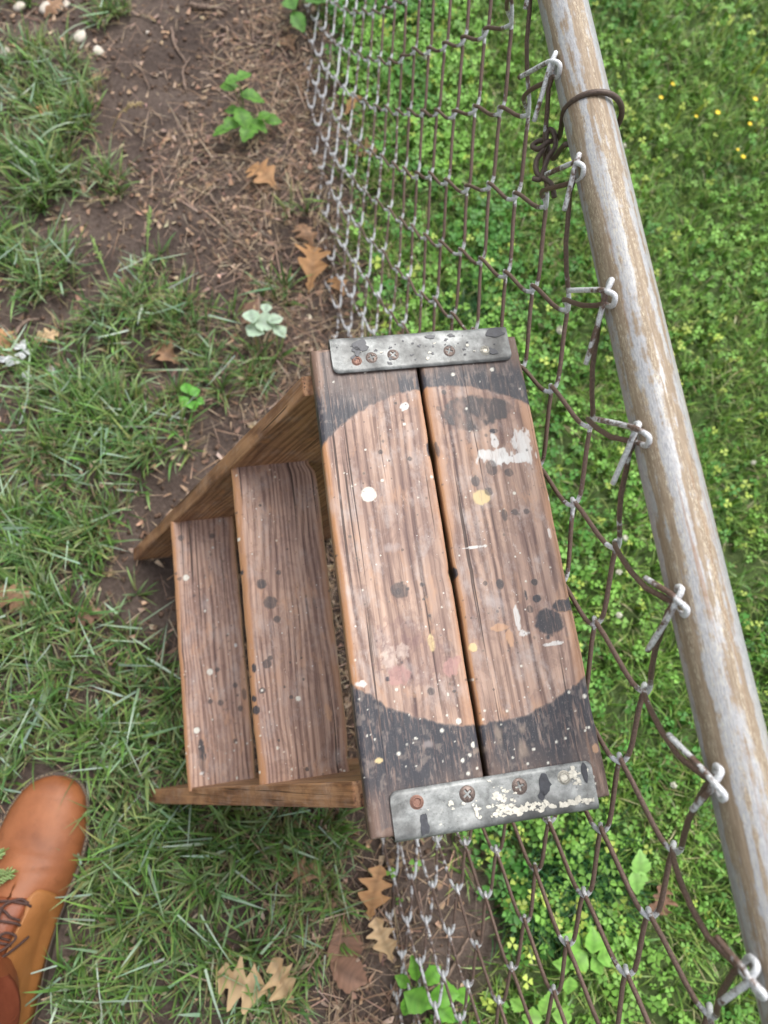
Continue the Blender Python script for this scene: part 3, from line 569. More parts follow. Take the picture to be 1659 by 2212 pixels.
plank('top_plank', 0, .0937, -LS / 2, LS / 2, HS, .024, MT['wood_top'], SP_TOP, (.0006, .0006), True, seed=1, nose=.0055, nicks=((-.011, 1, .0007, .006), (.1, 1, .0008, .008)))
plank('top_plank', .0972, WS, -LS / 2 + .003, LS / 2 - .001, HS + .0006, .024, MT['wood_top'], SP_TOP, (.0006, .0010), True, seed=2, nicks=((-.012, -1, .0008, .006), (.095, -1, .0008, .009)))
plank('tread', -.0925, .003, -.1778, .1778, HS * 2 / 3, .021, MT['wood_tread'], SP_T2, (.0012, .001), False, .0012, seed=3, nose=.0085, nicks=((.172, 1, .006, .008), (-.16, 1, .003, .02)))
plank('tread', -.1949, -.110, -.1778, .1778, HS / 3, .021, MT['wood_tread'], SP_T1, (.001, .001), False, .0013, seed=4, nose=.006)
for sgn in (1, -1):
    poly = [(-.290, -.008), (-.0085, HS - .0252), (WS - .014, HS - .0252), (.034, -.008)]
    m_ = []
    n = 26                                        # a slightly uneven sawn front edge
    pts = [(np.array(poly[0]) * (1 - t) + np.array(poly[1]) * t) + np.array([.9, -.42]) * (fbm(t * 9, sgn * 3.0 + 7, 4, 3) - .5) * .003 for t in np.linspace(0, 1, n)] + [np.array(poly[2]), np.array(poly[3])]
    bm = bmesh.new(); ya, yb = sgn * .1782, sgn * .1985
    lean_ = (.006 if sgn > 0 else .015) / .6
    va = [bm.verts.new((p_[0], ya - sgn * lean_ * p_[1], p_[1])) for p_ in pts]; vb = [bm.verts.new((p_[0], yb - sgn * lean_ * p_[1], p_[1])) for p_ in pts]
    bm.faces.new(va); bm.faces.new(vb[::-1]); k = len(pts)
    for i in range(k): bm.faces.new((va[(i + 1) % k], va[i], vb[i], vb[(i + 1) % k]))
    bmesh.ops.recalc_face_normals(bm, faces=bm.faces); me = bpy.data.meshes.new('side_panel'); bm.to_mesh(me); bm.free()
    cs = np.array([v.co[:] for v in me.vertices]); u = np.array([.4236, .9058])
    gc = np.stack([cs[:, 0] * .9058 - cs[:, 2] * .4236 + sgn, cs[:, 0] * u[0] + cs[:, 2] * u[1], cs[:, 1] * .9], -1)
    a = me.attributes.new('gco', 'FLOAT_VECTOR', 'POINT'); a.data.foreach_set('vector', gc.astype(np.float32).ravel())
    o = link('side_panel', me, MT['wood_side'], stool, False); bv = o.modifiers.new('bevel', 'BEVEL'); bv.width = .0016; bv.segments = 2; bv.limit_method = 'ANGLE'

def flake(cx, cy, rx, ry, z, seed, mat, parent, name='paint_flake', th=.00025, wob=.35):
    r_ = np.random.default_rng(seed); n = 22; a = np.arange(n) * 2 * math.pi / n; rad = 1 + np.convolve(r_.normal(0, wob, n + 2), [.3, .4, .3], 'valid')
    P = np.stack([cx + rx * rad * np.cos(a), cy + ry * rad * np.sin(a)], 1)
    V = np.concatenate([np.c_[P, np.full(n, z)], np.c_[P * .985 + np.array([cx, cy]) * .015, np.full(n, z + th)], [[cx, cy, z + th]]])
    F = [(i, (i + 1) % n, n + (i + 1) % n, n + i) for i in range(n)] + [(n + i, n + (i + 1) % n, 2 * n) for i in range(n)]
    return mesh(name, V, F, mat, parent, False)
def head(name, x, y, z, r, mat, parent, phillips=True, rot=0.0):
    n = 30; a = np.linspace(-1, 1, n); U, W = np.meshgrid(a, a, indexing='ij')
    X = U * np.sqrt(1 - W ** 2 / 2); Y = W * np.sqrt(1 - U ** 2 / 2); R = np.hypot(X, Y)
    Z = (1 - R ** 2.6) * r * .22
    if phillips:
        c, s = math.cos(rot), math.sin(rot); A = c * X + s * Y; B = -s * X + c * Y
        cr = np.maximum(sstep(.17, .09, np.abs(A)) * sstep(.62, .5, np.abs(B)), sstep(.17, .09, np.abs(B)) * sstep(.62, .5, np.abs(A))); Z = Z - cr * r * .34
    else: Z = Z + r * .10 * sstep(.18, .05, np.abs(R - .62)) - r * .16 * sstep(.55, .42, R)
    V = np.stack([X * r + x, Y * r + y, Z + z + r * .06], -1).reshape(-1, 3)
    i, j = np.meshgrid(np.arange(n - 1), np.arange(n - 1), indexing='ij'); F = np.stack([i * n + j, (i + 1) * n + j, (i + 1) * n + j + 1, i * n + j + 1], -1).reshape(-1, 4)
    e = np.concatenate([np.arange(n) * n, (n - 1) * n + np.arange(1, n), np.arange(n - 2, -1, -1) * n + n - 1, np.arange(n - 2, 0, -1)]); b0 = len(V)
    Vb = V[e].copy(); Vb[:, 2] = z - .0015; V = np.concatenate([V, Vb]); m = len(e); q = np.arange(m); q2 = (q + 1) % m
    return mesh(name, V, np.concatenate([F, np.stack([e[q2], e[q], b0 + q, b0 + q2], -1)]), mat, parent)
def bracket(x0, x1, ys, yb, z, drop, sd):
    """folded sheet over a plank end; ys inner edge, yb the fold"""
    s = 1 if yb > 0 else -1; L = abs(yb - ys); rc = .006; rb = .004; flat = L - rb
    n = 46; t = np.linspace(0, 1, n); xs = x0 + (x1 - x0) * t
    rows = []
    inset = lambda x: max(0, rc - math.sqrt(max(0, rc ** 2 - max(0, rc - min(x - x0, x1 - x)) ** 2)))
    prof = [(flat * f, 0) for f in np.linspace(0, 1, 9)] + [(flat + rb * math.sin(a), -rb + rb * math.cos(a)) for a in np.linspace(0, math.pi / 2, 6)[1:]] + [(flat + rb, -rb - drop * f) for f in (.4, 1.0)]
    xs = np.concatenate([x0 + rc * (1 - np.cos(np.linspace(0, math.pi / 2, 8))), np.linspace(x0 + rc, x1 - rc, 40)[1:-1], x1 - rc * (1 - np.cos(np.linspace(math.pi / 2, 0, 8)))])
    V = []
    for x in xs:
        ins = inset(x)
        for k_, (d, zz) in enumerate(prof):
            d2 = d if k_ > 8 else ins + (flat - ins) * (d / flat)
            wav = (fbm(x * 40, d * 30, sd, 3) - .5) * .0010 * (1 if k_ > 0 else .6)
            V.append((x, ys + s * d2 + (wav if k_ > 8 else 0), z + zz + wav + .0004))
    V = np.array(V); m = len(prof); i, j = np.meshgrid(np.arange(len(xs) - 1), np.arange(m - 1), indexing='ij')
    F = np.stack([i * m + j, (i + 1) * m + j, (i + 1) * m + j + 1, i * m + j + 1], -1).reshape(-1, 4)
    if s < 0: F = F[:, ::-1]
    o = mesh('bracket', V, F, MT['zinc'], stool); so_ = o.modifiers.new('sheet', 'SOLIDIFY'); so_.thickness = .0016; so_.offset = 1.0; return o
b1 = bracket(.018, .183, .1785, .2130, HS + .0012, .03, 3)
b2 = bracket(.018, .180, -.1728, -.2080, HS + .0012, .03, 8)
ZB = HS + .0034
for x, y, k_, ro in [(.0402, .189, 'r', 0), (.0537, .1912, 'p', .3), (.0736, .1924, 'p', .75), (.1255, .192, 'p', 1.2), (.1592, .1897, 'v', 0)]:
    head('rivet' if k_ in 'rv' else 'screw', x, y, ZB - .0006, .0049 if k_ in 'rv' else .0057, MT[{'r': 'rivet_rust', 'v': 'rivet', 'p': 'screw'}[k_]], b1, k_ == 'p', ro)
for x, y, k_, ro in [(.0383, -.1831, 'r', 0), (.0778, -.1831, 'p', .6), (.1194, -.1837, 'p', .2), (.156, -.1828, 'v', 0)]:
    head('rivet' if k_ in 'rv' else 'screw', x, y, ZB - .0006, .0056 if k_ in 'rv' else .0063, MT[{'r': 'rivet_rust', 'v': 'rivet', 'p': 'screw'}[k_]], b2, k_ == 'p', ro)
for x, y, rx, ry, c in [(.045, .204, .006, .0055, 'black'), (.041, .199, .004, .005, 'black'), (.172, .207, .009, .0045, 'black'), (.1655, .1885, .004, .004, 'black'), (.13, .207, .003, .0018, 'black'), (.02 + .09, .2075, .004, .002, 'black')]:
    flake(x, y, rx, ry, ZB + .0003, int(x * 1e4), MT[c], b1)
for x, y, rx, ry, c in [(.042, -.199, .0035, .0075, 'black'), (.1395, -.186, .005, .0068, 'black'), (.135, -.193, .003, .004, 'black'), (.173, -.180, .0025, .007, 'black'), (.083, -.1950, .0022, .0030, 'cream')]:
    flake(x, y, rx, ry, ZB + .0003, int(x * 1e4), MT[c], b2, wob=.8 if c == 'cream' else .3)
def paint_patch(cx, cy, rx, ry, n, seed, mat, parent):
    r_ = np.random.default_rng(seed); pr = []
    for q in range(n):
        x = cx + r_.normal(0, rx * .5); y = cy + r_.normal(0, ry * .5)
        if x < .022 or x > .1765 or not (-.2030 < y < -.1755 or .1815 < y < .2075): continue
        k_ = 9; a = np.arange(k_) * 2 * math.pi / k_; rad = r_.gamma(1.6, .00042) + .00025; rd = rad * r_.uniform(.5, 1.5, k_); P_ = np.stack([x + rd * np.cos(a) * 1.4, y + rd * np.sin(a)], 1); z = ZB + .00035 + .00001 * (q % 20)
        pr.append((np.concatenate([np.c_[P_, np.full(k_, z - .0004)], np.c_[P_, np.full(k_, z)]]), [(i, (i + 1) % k_, k_ + (i + 1) % k_, k_ + i) for i in range(k_)] + [tuple(range(k_, 2 * k_))]))
    V, F = join_geo(pr); o = mesh('paint_specks', V, F, mat, parent, False); o['kind'] = 'stuff'; return o
paint_patch(.118, -.2000, .022, .0035, 110, 1, MT['cream'], b2); paint_patch(.104, -.190, .012, .012, 36, 2, MT['cream'], b2); paint_patch(.162, -.2020, .022, .0020, 80, 3, MT['cream'], b2)
paint_patch(.165, -.181, .007, .008, 26, 4, MT['cream'], b2); paint_patch(.09, -.188, .09, .02, 22, 5, MT['cream'], b2); paint_patch(.10, .195, .09, .02, 16, 6, MT['cream'], b1); paint_patch(.10, .198, .09, .014, 40, 7, MT['black'], b1)
o = head('screw', 0, 0, 0, .005, MT['screw'], stool); o.rotation_euler = (math.pi / 2, 0, 0); o.location = (-.040, .1776, .427)

# ------------------------------------------------------------------ chain link fence
K = 1.36
RX, HR, RR = .18927, .87843, .01429
def world_f(q, s, z): return np.stack([CF * q - SF * s, SF * q + CF * s, z], -1)
def fab(s, dz, dq=0.0):
    """point of the fabric: s metres along the rail, dz units below it; the lower part swings out towards the stool side"""
    s = np.asarray(s, float); dz = np.asarray(dz, float)
    d = H - HR + dz; t = np.clip(d - .62, 0, None); D = K * d - 1.26 * t * t
    dq = dq - .020 * sstep(.35, .75, dz)
    t2 = np.clip(d - 1.07, 0, None); D = np.where(d > 1.07, 1.2 + .226 * t2, D)
    q = (RX - .1159 * dz) / d * D
    q = q + (fbm(s * 3 + 4, dz * 5, 15, 2) - .5) * .012 * sstep(.05, .3, dz) + dq
    return world_f(q, s, H - D)
fence = empty('chain_link_fence', world_f(np.array(RX * K), np.array(.3), np.array(0.)))
tag(fence, 'rusty chain link fence with a weathered round top rail, close behind the wooden stool', 'fence')
FO = np.array(fence.location)
HW = .03927 * K; S00 = .40167 * K; HD = .03864; D00 = .0656; WR = .00205
rj = np.random.default_rng(11)
jit = {}
def node(i, m):
    if (i, m) not in jit: jit[(i, m)] = rj.normal(0, 1, 3) * np.array([.0028, .0013, .001])
    return jit[(i, m)]
def cell(i, m): 
    j_ = node(i, m); return S00 + i * HW + j_[0], D00 + m * HD + j_[1]
US = np.array([0, .045, .10, .18, .32, .5, .68, .82, .90, .955])
NB_ROWS = 18
zn_all = {}
for i in range(-36, 37):
    # this wire swings between column i and column i+1; knuckles sit where (column + row) is even with row -1 -> odd columns
    path = []; zc = []
    kn = i if i % 2 else i + 1                       # the column of its knuckle
    m0 = -1; cur = kn
    ov = .0032
    # tail of the knuckle first
    s0, d0 = cell(kn, -1); d0 = -.0065 + node(kn, -1)[1] * 2.2 + node(kn, -1)[2] * 1.5; s0 += node(kn, -1)[2] * 3; oth = i + 1 if kn == i else i; s1, d1 = cell(oth, 0)
    sgn = 1 if oth > kn else -1
    tl = rj.uniform(.38, .72); lift = rj.uniform(.0045, .0065); kup = rj.uniform(-.003, .004) ; kq = -.0245 - rj.uniform(0, .003)
    dirs = (s1 - s0); dird = (d1 - d0)
    tq = rj.uniform(-.014, .004)
    for f in (tl, tl * .66, tl * .33, .06): 
        path.append(fab(s0 + dirs * f * .9 - sgn * .002, d0 + dird * f * .75 - lift * (1.2 if f > .1 else 1.0) - kup, kq - .003 + tq * f)); zc.append(.62)
    path.append(fab(s0 - sgn * .006, d0 - .0055 - kup, kq)); zc.append(.9)
    path.append(fab(s0 - sgn * .009, d0 - .001 - kup, kq + .002)); zc.append(.9)
    path.append(fab(s0 - sgn * .006, d0 + .0035 - kup * .6, kq + .004)); zc.append(.8)
    row = -1; c = kn; first = True
    while row < NB_ROWS:
        c2 = i + 1 if c == i else i; a = (s0, d0) if row == -1 else cell(c, row); b = cell(c2, row + 1)
        front = (c2 > c)                             # deeper while s grows: the near strand
        for u in US:
            if first and u < .1: continue
            uu = .42 * u + .58 * (.5 - .5 * math.cos(math.pi * u))
            # columns overlap a little so that neighbouring wires hook into each other
            sa = a[0] + (ov if c == i + 1 else -ov); sb = b[0] + (ov if c2 == i + 1 else -ov)
            s = sa + (sb - sa) * uu; dz = a[1] + (b[1] - a[1]) * u
            if not first or u > .3: dq = (-1 if front else 1) * .0030 * min(1, math.sin(math.pi * u) * 2.4)
            else: dq = 0.0
            if row == -1: dq = dq + (kq + .004) * (1 - u) - .009 * math.sin(math.pi * u)
            path.append(fab(s, dz, dq)); e = min(u, 1 - u)
            zc.append((.62 * math.exp(-(e / .15) ** 2) + .17 + .33 * sstep(.22, .6, dz) + .16 * (u > .5) * (0 if front else 1) * math.exp(-((1 - u) / .3) ** 2)))
        c = c2; row += 1; first = False
    P = np.array([np.asarray(p_).reshape(3) for p_ in path]) - FO
    kk_ = catmull(P[:9], 5)[:-1]; P = np.concatenate([kk_, P[8:]])
    zq = np.interp(np.linspace(0, 8, len(kk_)), np.arange(9), np.array(zc[:9], float).ravel()) * .85; zc = list(zq) + list(np.array(zc[8:], float).ravel())
    V, F = tube(P, WR, 7, True)
    zz = np.concatenate([np.repeat(np.array(zc, float).ravel(), 7), [zc[0], zc[-1]]]) + rj.normal(0, .04)
    mesh('wire', V, F, MT['wire'], fence, fl={'zinc': zz})
# top rail, straight with a hint of sag
zr = H - K * (H - HR); qr = RX * K; rr = RR * K
ss = np.linspace(-1.75, 2.75, 160); sides = 40
th = np.arange(sides + 1) * 2 * math.pi / sides
cq = qr + .006 * ((ss - .35) / .5) ** 2 * 0 - .0035 * np.cos((ss - .2) * 2.2); cz = zr + 0 * ss
V = world_f((cq[:, None] + rr * np.cos(th)[None]).ravel(), np.repeat(ss, sides + 1), (cz[:, None] + rr * np.sin(th)[None]).ravel()) - FO
G = np.stack([np.tile(th, len(ss)), np.repeat(ss, sides + 1) * 6.0, np.zeros(len(V))], -1)
i, j = np.meshgrid(np.arange(len(ss) - 1), np.arange(sides), indexing='ij'); n1 = sides + 1
F = np.stack([i * n1 + j, i * n1 + j + 1, (i + 1) * n1 + j + 1, (i + 1) * n1 + j], -1).reshape(-1, 4)
mesh('top_rail', V, F, MT['rail'], fence, vec=G)
# end posts that carry the rail, outside the picture
for sp in (-1.75, 2.75):
    c0 = world_f(np.array(qr), np.array(sp), np.array(0.)) - FO
    prof = [(.031, -.05), (.031, zr + .03), (.034, zr + .032), (.034, zr + .05), (.026, zr + .066), (.0, zr + .072)]
    t_ = np.arange(24) * 2 * math.pi / 24
    V = np.concatenate([np.stack([c0[0] + r_ * np.cos(t_), c0[1] + r_ * np.sin(t_), np.full(24, z_)], -1) for r_, z_ in prof])
    F = np.array([[a * 24 + b, a * 24 + (b + 1) % 24, (a + 1) * 24 + (b + 1) % 24, (a + 1) * 24 + b] for a in range(5) for b in range(24)])
    mesh('post', V, F, MT['rail'], fence, vec=V * 8)
# tie wire
pt = at(1278, 238, zr); st = float(fs(pt[0], pt[1]))
def rp(s, ang, r): return world_f(np.array(qr + r * math.cos(ang)), np.array(s), np.array(zr + r * math.sin(ang)))
R1 = rr + .0026; pts = []
for k_ in range(13):
    a = math.radians(-100 + 290 * k_ / 12); pts.append(rp(st - .016 * (1 - k_ / 12), a, R1))
knot = np.asarray(fab(st + .008, .030, -.014)).reshape(3)
e1 = np.array([CF, SF, 0]); e2 = np.array([-SF, CF, 0]); e3 = np.array([0, 0, 1.])
off = lambda q, s, z: knot + (e1 * q + e2 * s + e3 * z) * .72
pts += [off(.008, .000, .008), off(-.004, -.002, .002), off(-.013, -.004, -.006), off(-.017, .006, -.012), off(-.010, .011, -.010), off(-.004, .006, -.004), off(-.008, -.006, -.004), off(-.016, -.016, -.012), off(-.017, -.032, -.014), off(-.011, -.046, -.008), off(-.006, -.056, -.006), off(-.004, -.070, -.01)]
V, F = tube(catmull(pts, 7) - FO, .0023, 8); mesh('tie_wire', V, F, MT['tie'], fence)
pts = [rp(st - .018, math.radians(-105), R1), rp(st - .022, math.radians(-150), R1 + .002), off(.004, -.014, -.010), off(-.004, .004, .000), off(-.001, .012, .007), off(.002, .002, .010), off(.002, -.012, .006), off(-.006, -.022, .0), off(-.012, -.034, -.006), off(-.016, -.042, -.012), off(-.024, -.039, -.014)]
V, F = tube(catmull(pts, 7) - FO, .0022, 8); mesh('tie_wire', V, F, MT['tie'], fence)

# ------------------------------------------------------------------ the photographer's boot and trouser leg
BL_ = .345; HEEL = np.array([-.402, -.392]); yaw = math.atan2(-(-.372 + .402), .345)
person = empty('person', (HEEL[0], HEEL[1], 0), (0, 0, yaw))
tag(person, 'leg of a standing person in rust brown trousers and a tan lace-up leather boot', 'person')
TK = np.array([0, .012, .035, .075, .14, .23, .33, .44, .55, .66, .78, .88, .95, .985, 1.0])
WK = np.array([.006, .022, .034, .045, .0535, .0600, .0600, .0545, .0480, .0435, .0420, .0405, .034, .022, .008])
HK = np.array([.030, .036, .043, .049, .053, .058, .066, .080, .104, .135, .150, .152, .150, .146, .142])
EK = np.array([2.2, 2.2, 2.2, 2.2, 2.15, 2.1, 2.0, 1.9, 1.9, 2.1, 2.6, 3, 3, 3, 3])
OK = np.array([.010, .010, .009, .008, .006, .004, .002, -.001, -.003, -.003, -.002, 0, 0, 0, 0])
Z0 = .018
def boot_pt(t, ph, off=0.0):
    """t 0 toe..1 heel, ph 0 right edge .. pi left edge over the top"""
    t = np.asarray(t, float); ph = np.asarray(ph, float)
    w_ = np.interp(t, TK, WK) + off; h = np.interp(t, TK, HK) - Z0 + off; e = np.interp(t, TK, EK)
    c, s = np.cos(ph), np.sin(ph)
    x = np.interp(t, TK, OK) + w_ * np.sign(c) * np.abs(c) ** (2 / e); z = Z0 + h * np.abs(s) ** (2 / e)
    x = x - np.sign(c) * .004 * sstep(.0, .3, (z - Z0) / .1) * sstep(.3, .6, t) * 2
    cr = -.0016 * np.exp(-((t - .30 - .03 * c) / .012) ** 2) - .0014 * np.exp(-((t - .365 + .02 * c) / .011) ** 2) + .001 * np.exp(-((t - .33) / .015) ** 2)
    z = z + cr * np.abs(s) ** 2
    return np.stack([x, BL_ * (1 - t), z], -1)
def patch(name, t, ph, off, mat, parent, solid=0):
    V = boot_pt(t, ph, off); n, m = t.shape; i, j = np.meshgrid(np.arange(n - 1), np.arange(m - 1), indexing='ij')
    F = np.stack([i * m + j, i * m + j + 1, (i + 1) * m + j + 1, (i + 1) * m + j], -1).reshape(-1, 4)
    o = mesh(name, V.reshape(-1, 3), F, mat, parent)
    if solid: s_ = o.modifiers.new('thick', 'SOLIDIFY'); s_.thickness = solid; s_.offset = 1
    return o
tt = np.concatenate([np.linspace(0, .14, 14), np.linspace(.15, .9, 60), np.linspace(.91, 1, 12)])
T_, PH = np.meshgrid(tt, np.linspace(0, math.pi, 49), indexing='ij')
boot = patch('boot', T_, PH, 0, MT['vamp'], person)
# sole and welt
def outline(g_):
    t = np.concatenate([np.linspace(0, .14, 16), np.linspace(.15, 1, 44)]); w_ = np.interp(t, TK, WK) + g_; oy = BL_ * (1 - t) + np.where(t < .06, g_ * (1 - t / .06), 0) - np.where(t > .95, g_ * (t - .95) / .05, 0)
    R_ = np.stack([np.interp(t, TK, OK) + w_, oy], -1); L_ = np.stack([np.interp(t, TK, OK) - w_, oy], -1); return np.concatenate([R_, L_[::-1]])
P = outline(.0050); n = len(P)
V = np.concatenate([np.c_[P * 1, np.full(n, -.003)], np.c_[P, np.full(n, .014)], np.c_[outline(.0045), np.full(n, .0185)], np.c_[outline(-.004), np.full(n, .0190)], [[0, .17, .019], [0, .17, -.003]]])
F = [(a * n + q, a * n + (q + 1) % n, (a + 1) * n + (q + 1) % n, (a + 1) * n + q) for a in range(3) for q in range(n)] + [(3 * n + q, 3 * n + (q + 1) % n, 4 * n) for q in range(n)] + [((q + 1) % n, q, 4 * n + 1) for q in range(n)]
mesh('sole', V, F, MT['welt'], boot, False)
Pq = outline(.0022); segs = []
for q in range(0, n - 1):
    a, b = Pq[q], Pq[q + 1]; dd_ = np.linalg.norm(b - a); kk = max(1, int(dd_ / .0045))
    for e in range(kk):
        u0, u1 = (e + .12) / kk, (e + .72) / kk
        segs.append(tube(np.array([[*(a + (b - a) * u0), .0192], [*(a + (b - a) * u1), .0192]]), .0007, 4))
V, F = join_geo(segs); o = mesh('welt_stitching', V, F, MT['stitch'], boot); 
# tongue and quarters
t1 = np.linspace(.44, .70, 22); T_, U_ = np.meshgrid(t1, np.linspace(-1, 1, 13), indexing='ij'); patch('tongue', T_, math.pi / 2 + U_ * (.52 + .10 * (T_ - .44) / .26), .0012, MT['tongue'], boot, .0012)
for sg in (-1, 1):
    n1, n2 = 34, 20; a = np.linspace(0, 1, n1); b = np.linspace(0, 1, n2); A_, B_ = np.meshgrid(a, b, indexing='ij')
    # front edge: starts low at t=.50, sweeps forward to t=.41 and turns back along the lacing
    front = .41 + .075 * (1 - B_) ** 2.0 + .035 * np.clip((B_ - .86) / .14, 0, 1) ** 2
    T_ = front + (.985 - front) * A_
    top = 1.0 + .12 * np.clip(A_ / .3, 0, 1) * 0
    ph_top = .97 + .16 * (1 - np.clip(A_ / .10, 0, 1)) - .10 * np.clip((A_ - .3) / .7, 0, 1)
    Ph = ph_top * B_; Ph = Ph if sg > 0 else math.pi - Ph
    qt = patch('quarter', T_, Ph, .0016, MT['quarter'], boot, .0016)
def lp(t, ph, off=.006): return boot_pt(np.array(t), np.array(ph), off)
H2 = math.pi / 2
for k_, t in enumerate((.455, .515, .575)):
    V, F = tube(catmull([lp(t + .012, H2 - .62, .004), lp(t, H2 - .45, .0075), lp(t - .008, H2 - .1, .0068), lp(t - .002, H2 + .3, .0070), lp(t + .012, H2 + .62, .004)], 8), .0017, 6); mesh('lace', V, F, MT['lace'], boot)
    V, F = tube(catmull([lp(t + .055, H2 - .55, .004), lp(t + .04, H2 - .3, .0075), lp(t + .022, H2 + .05, .009), lp(t + .006, H2 + .45, .007), lp(t + .002, H2 + .6, .004)], 8), .0016, 6); mesh('lace', V, F, MT['lace'], boot)
bow = [[(.60, -.02, .008), (.575, -.18, .014), (.54, -.35, .014), (.56, -.62, .010), (.59, -.45, .012), (.605, -.1, .010)],
       [(.60, .02, .008), (.56, .12, .016), (.50, .10, .014), (.46, -.05, .010), (.44, -.30, .008), (.455, -.52, .007)],
       [(.60, 0, .009), (.59, .3, .014), (.57, .6, .012), (.55, .9, .008)],
       [(.602, -.05, .010), (.615, -.4, .012), (.60, -.66, .008), (.57, -.92, .006)]]
for bpts in bow:
    V, F = tube(catmull([lp(a, H2 + b, c) for a, b, c in bpts], 8), .0017, 6); mesh('lace', V, F, MT['lace'], boot)
# trouser leg
def ringpath(zs, cx, cy, rx, ry, nphi=40, seed=2):
    V = []
    for z_, x_, y_, a, b in zip(zs, cx, cy, rx, ry):
        p_ = np.arange(nphi) * 2 * math.pi / nphi; f = 1 + (fbm(np.cos(p_) * 1.6 + 4, np.sin(p_) * 1.6 + z_ * 9, seed, 3) - .5) * .16 + .025 * np.sin(z_ * 90 + 3 * np.sin(p_))
        V.append(np.stack([x_ + a * f * np.cos(p_), y_ + b * f * np.sin(p_), np.full(nphi, z_)], -1))
    n = len(zs); V = np.concatenate(V); F = [(i * nphi + j, i * nphi + (j + 1) % nphi, (i + 1) * nphi + (j + 1) % nphi, (i + 1) * nphi + j) for i in range(n - 1) for j in range(nphi)]
    return V, F, n, nphi
zs = np.concatenate([[.150, .132, .128, .130], np.linspace(.14, .62, 22)]); k_ = (np.clip(zs, .128, 1) - .13) / .49
cy = .062 + .02 * k_; cx = -.002 - .02 * k_; rx = .060 + .022 * k_; ry = .068 + .020 * k_
rx[:4] -= [.006, .005, .002, 0]; ry[:4] -= [.006, .005, .002, 0]
V, F, n, m = ringpath(zs, cx, cy, rx, ry); V = np.concatenate([V, [[cx[-1], cy[-1], zs[-1] + .004]]]); F += [((n - 1) * m + j, (n - 1) * m + (j + 1) % m, n * m) for j in range(m)]
tr = mesh('trouser_leg', V, F, MT['cloth'], person)
zs = np.array([.10, .135, .155, .163]); V, F, n, m = ringpath(zs, np.full(4, -.002), np.array([.082, .082, .080, .079]), np.array([.044, .045, .046, .045]), np.array([.058, .060, .060, .058]), seed=5)
mesh('collar', V, F, MT['tongue'], boot)

# ------------------------------------------------------------------ loose things: leaves, twigs, stones, seedlings, flowers
def leaf_strip(L, W, prof, curl, cup, bend, n=16, seed=0, c0=(.4, .25, .13), c1=(.3, .17, .08), tooth=0):
    r_ = np.random.default_rng(seed); t = np.linspace(0, 1, n); wd = np.array([prof(a) for a in t]) * W
    V, C = [], []
    for i, a in enumerate(t):
        y = L * a; zc_ = curl * math.sin(a * math.pi) * L + bend * a * a * L; xm = .06 * L * math.sin(a * 3 + seed)
        i2 = i; wl = wd[i] * (1 + r_.normal(0, .08)); wr_ = wd[i2] * (.9 + r_.normal(0, .08)); tz = tooth * (.5 if i % 2 else -.5) * W
        for x_, zz, yy in ((-wl - tz, cup * wl, tz), (-wl * .5, cup * wl * .3, 0), (0, 0, 0), (wr_ * .5, cup * wr_ * .3, 0), (wr_ + tz, cup * wr_ * r_.uniform(.4, 1.4), tz)):
            V.append((xm + x_, y + yy * .6 + abs(x_) * .45 * (1 - a), zc_ + zz)); f = r_.uniform(0, 1); vn = (.72 if x_ == 0 else 1.08 if abs(x_) > .3 * max(wl, wr_) else .94) * (.9 if i % 3 == 0 else 1.0); C.append((np.array(c0) * (1 - f) + np.array(c1) * f) * vn)
    F = [(i * 5 + j, i * 5 + j + 1, (i + 1) * 5 + j + 1, (i + 1) * 5 + j) for i in range(n - 1) for j in range(4)]
    return np.array(V), F, np.array(C)
oak = lambda a: (.05 + .95 * (math.sin(math.pi * a ** 1.25) ** .7)) * (.66 + .34 * math.cos(a * 2 * math.pi * 3.4 - 1.2 + .6 * math.sin(9 * a))) if .06 < a < .985 else .04
oval = lambda a: math.sin(math.pi * min(1, a ** .75)) ** .9 * .95 + .02 if a < .99 else .01
heart = lambda a: (math.sin(math.pi * a ** .55)) * .95 + .03 if a < .99 else .01
TAN = [((.47, .27, .13), (.36, .19, .085)), ((.36, .22, .13), (.26, .15, .09)), ((.55, .40, .24), (.42, .28, .15)), ((.28, .16, .11), (.20, .115, .08))]
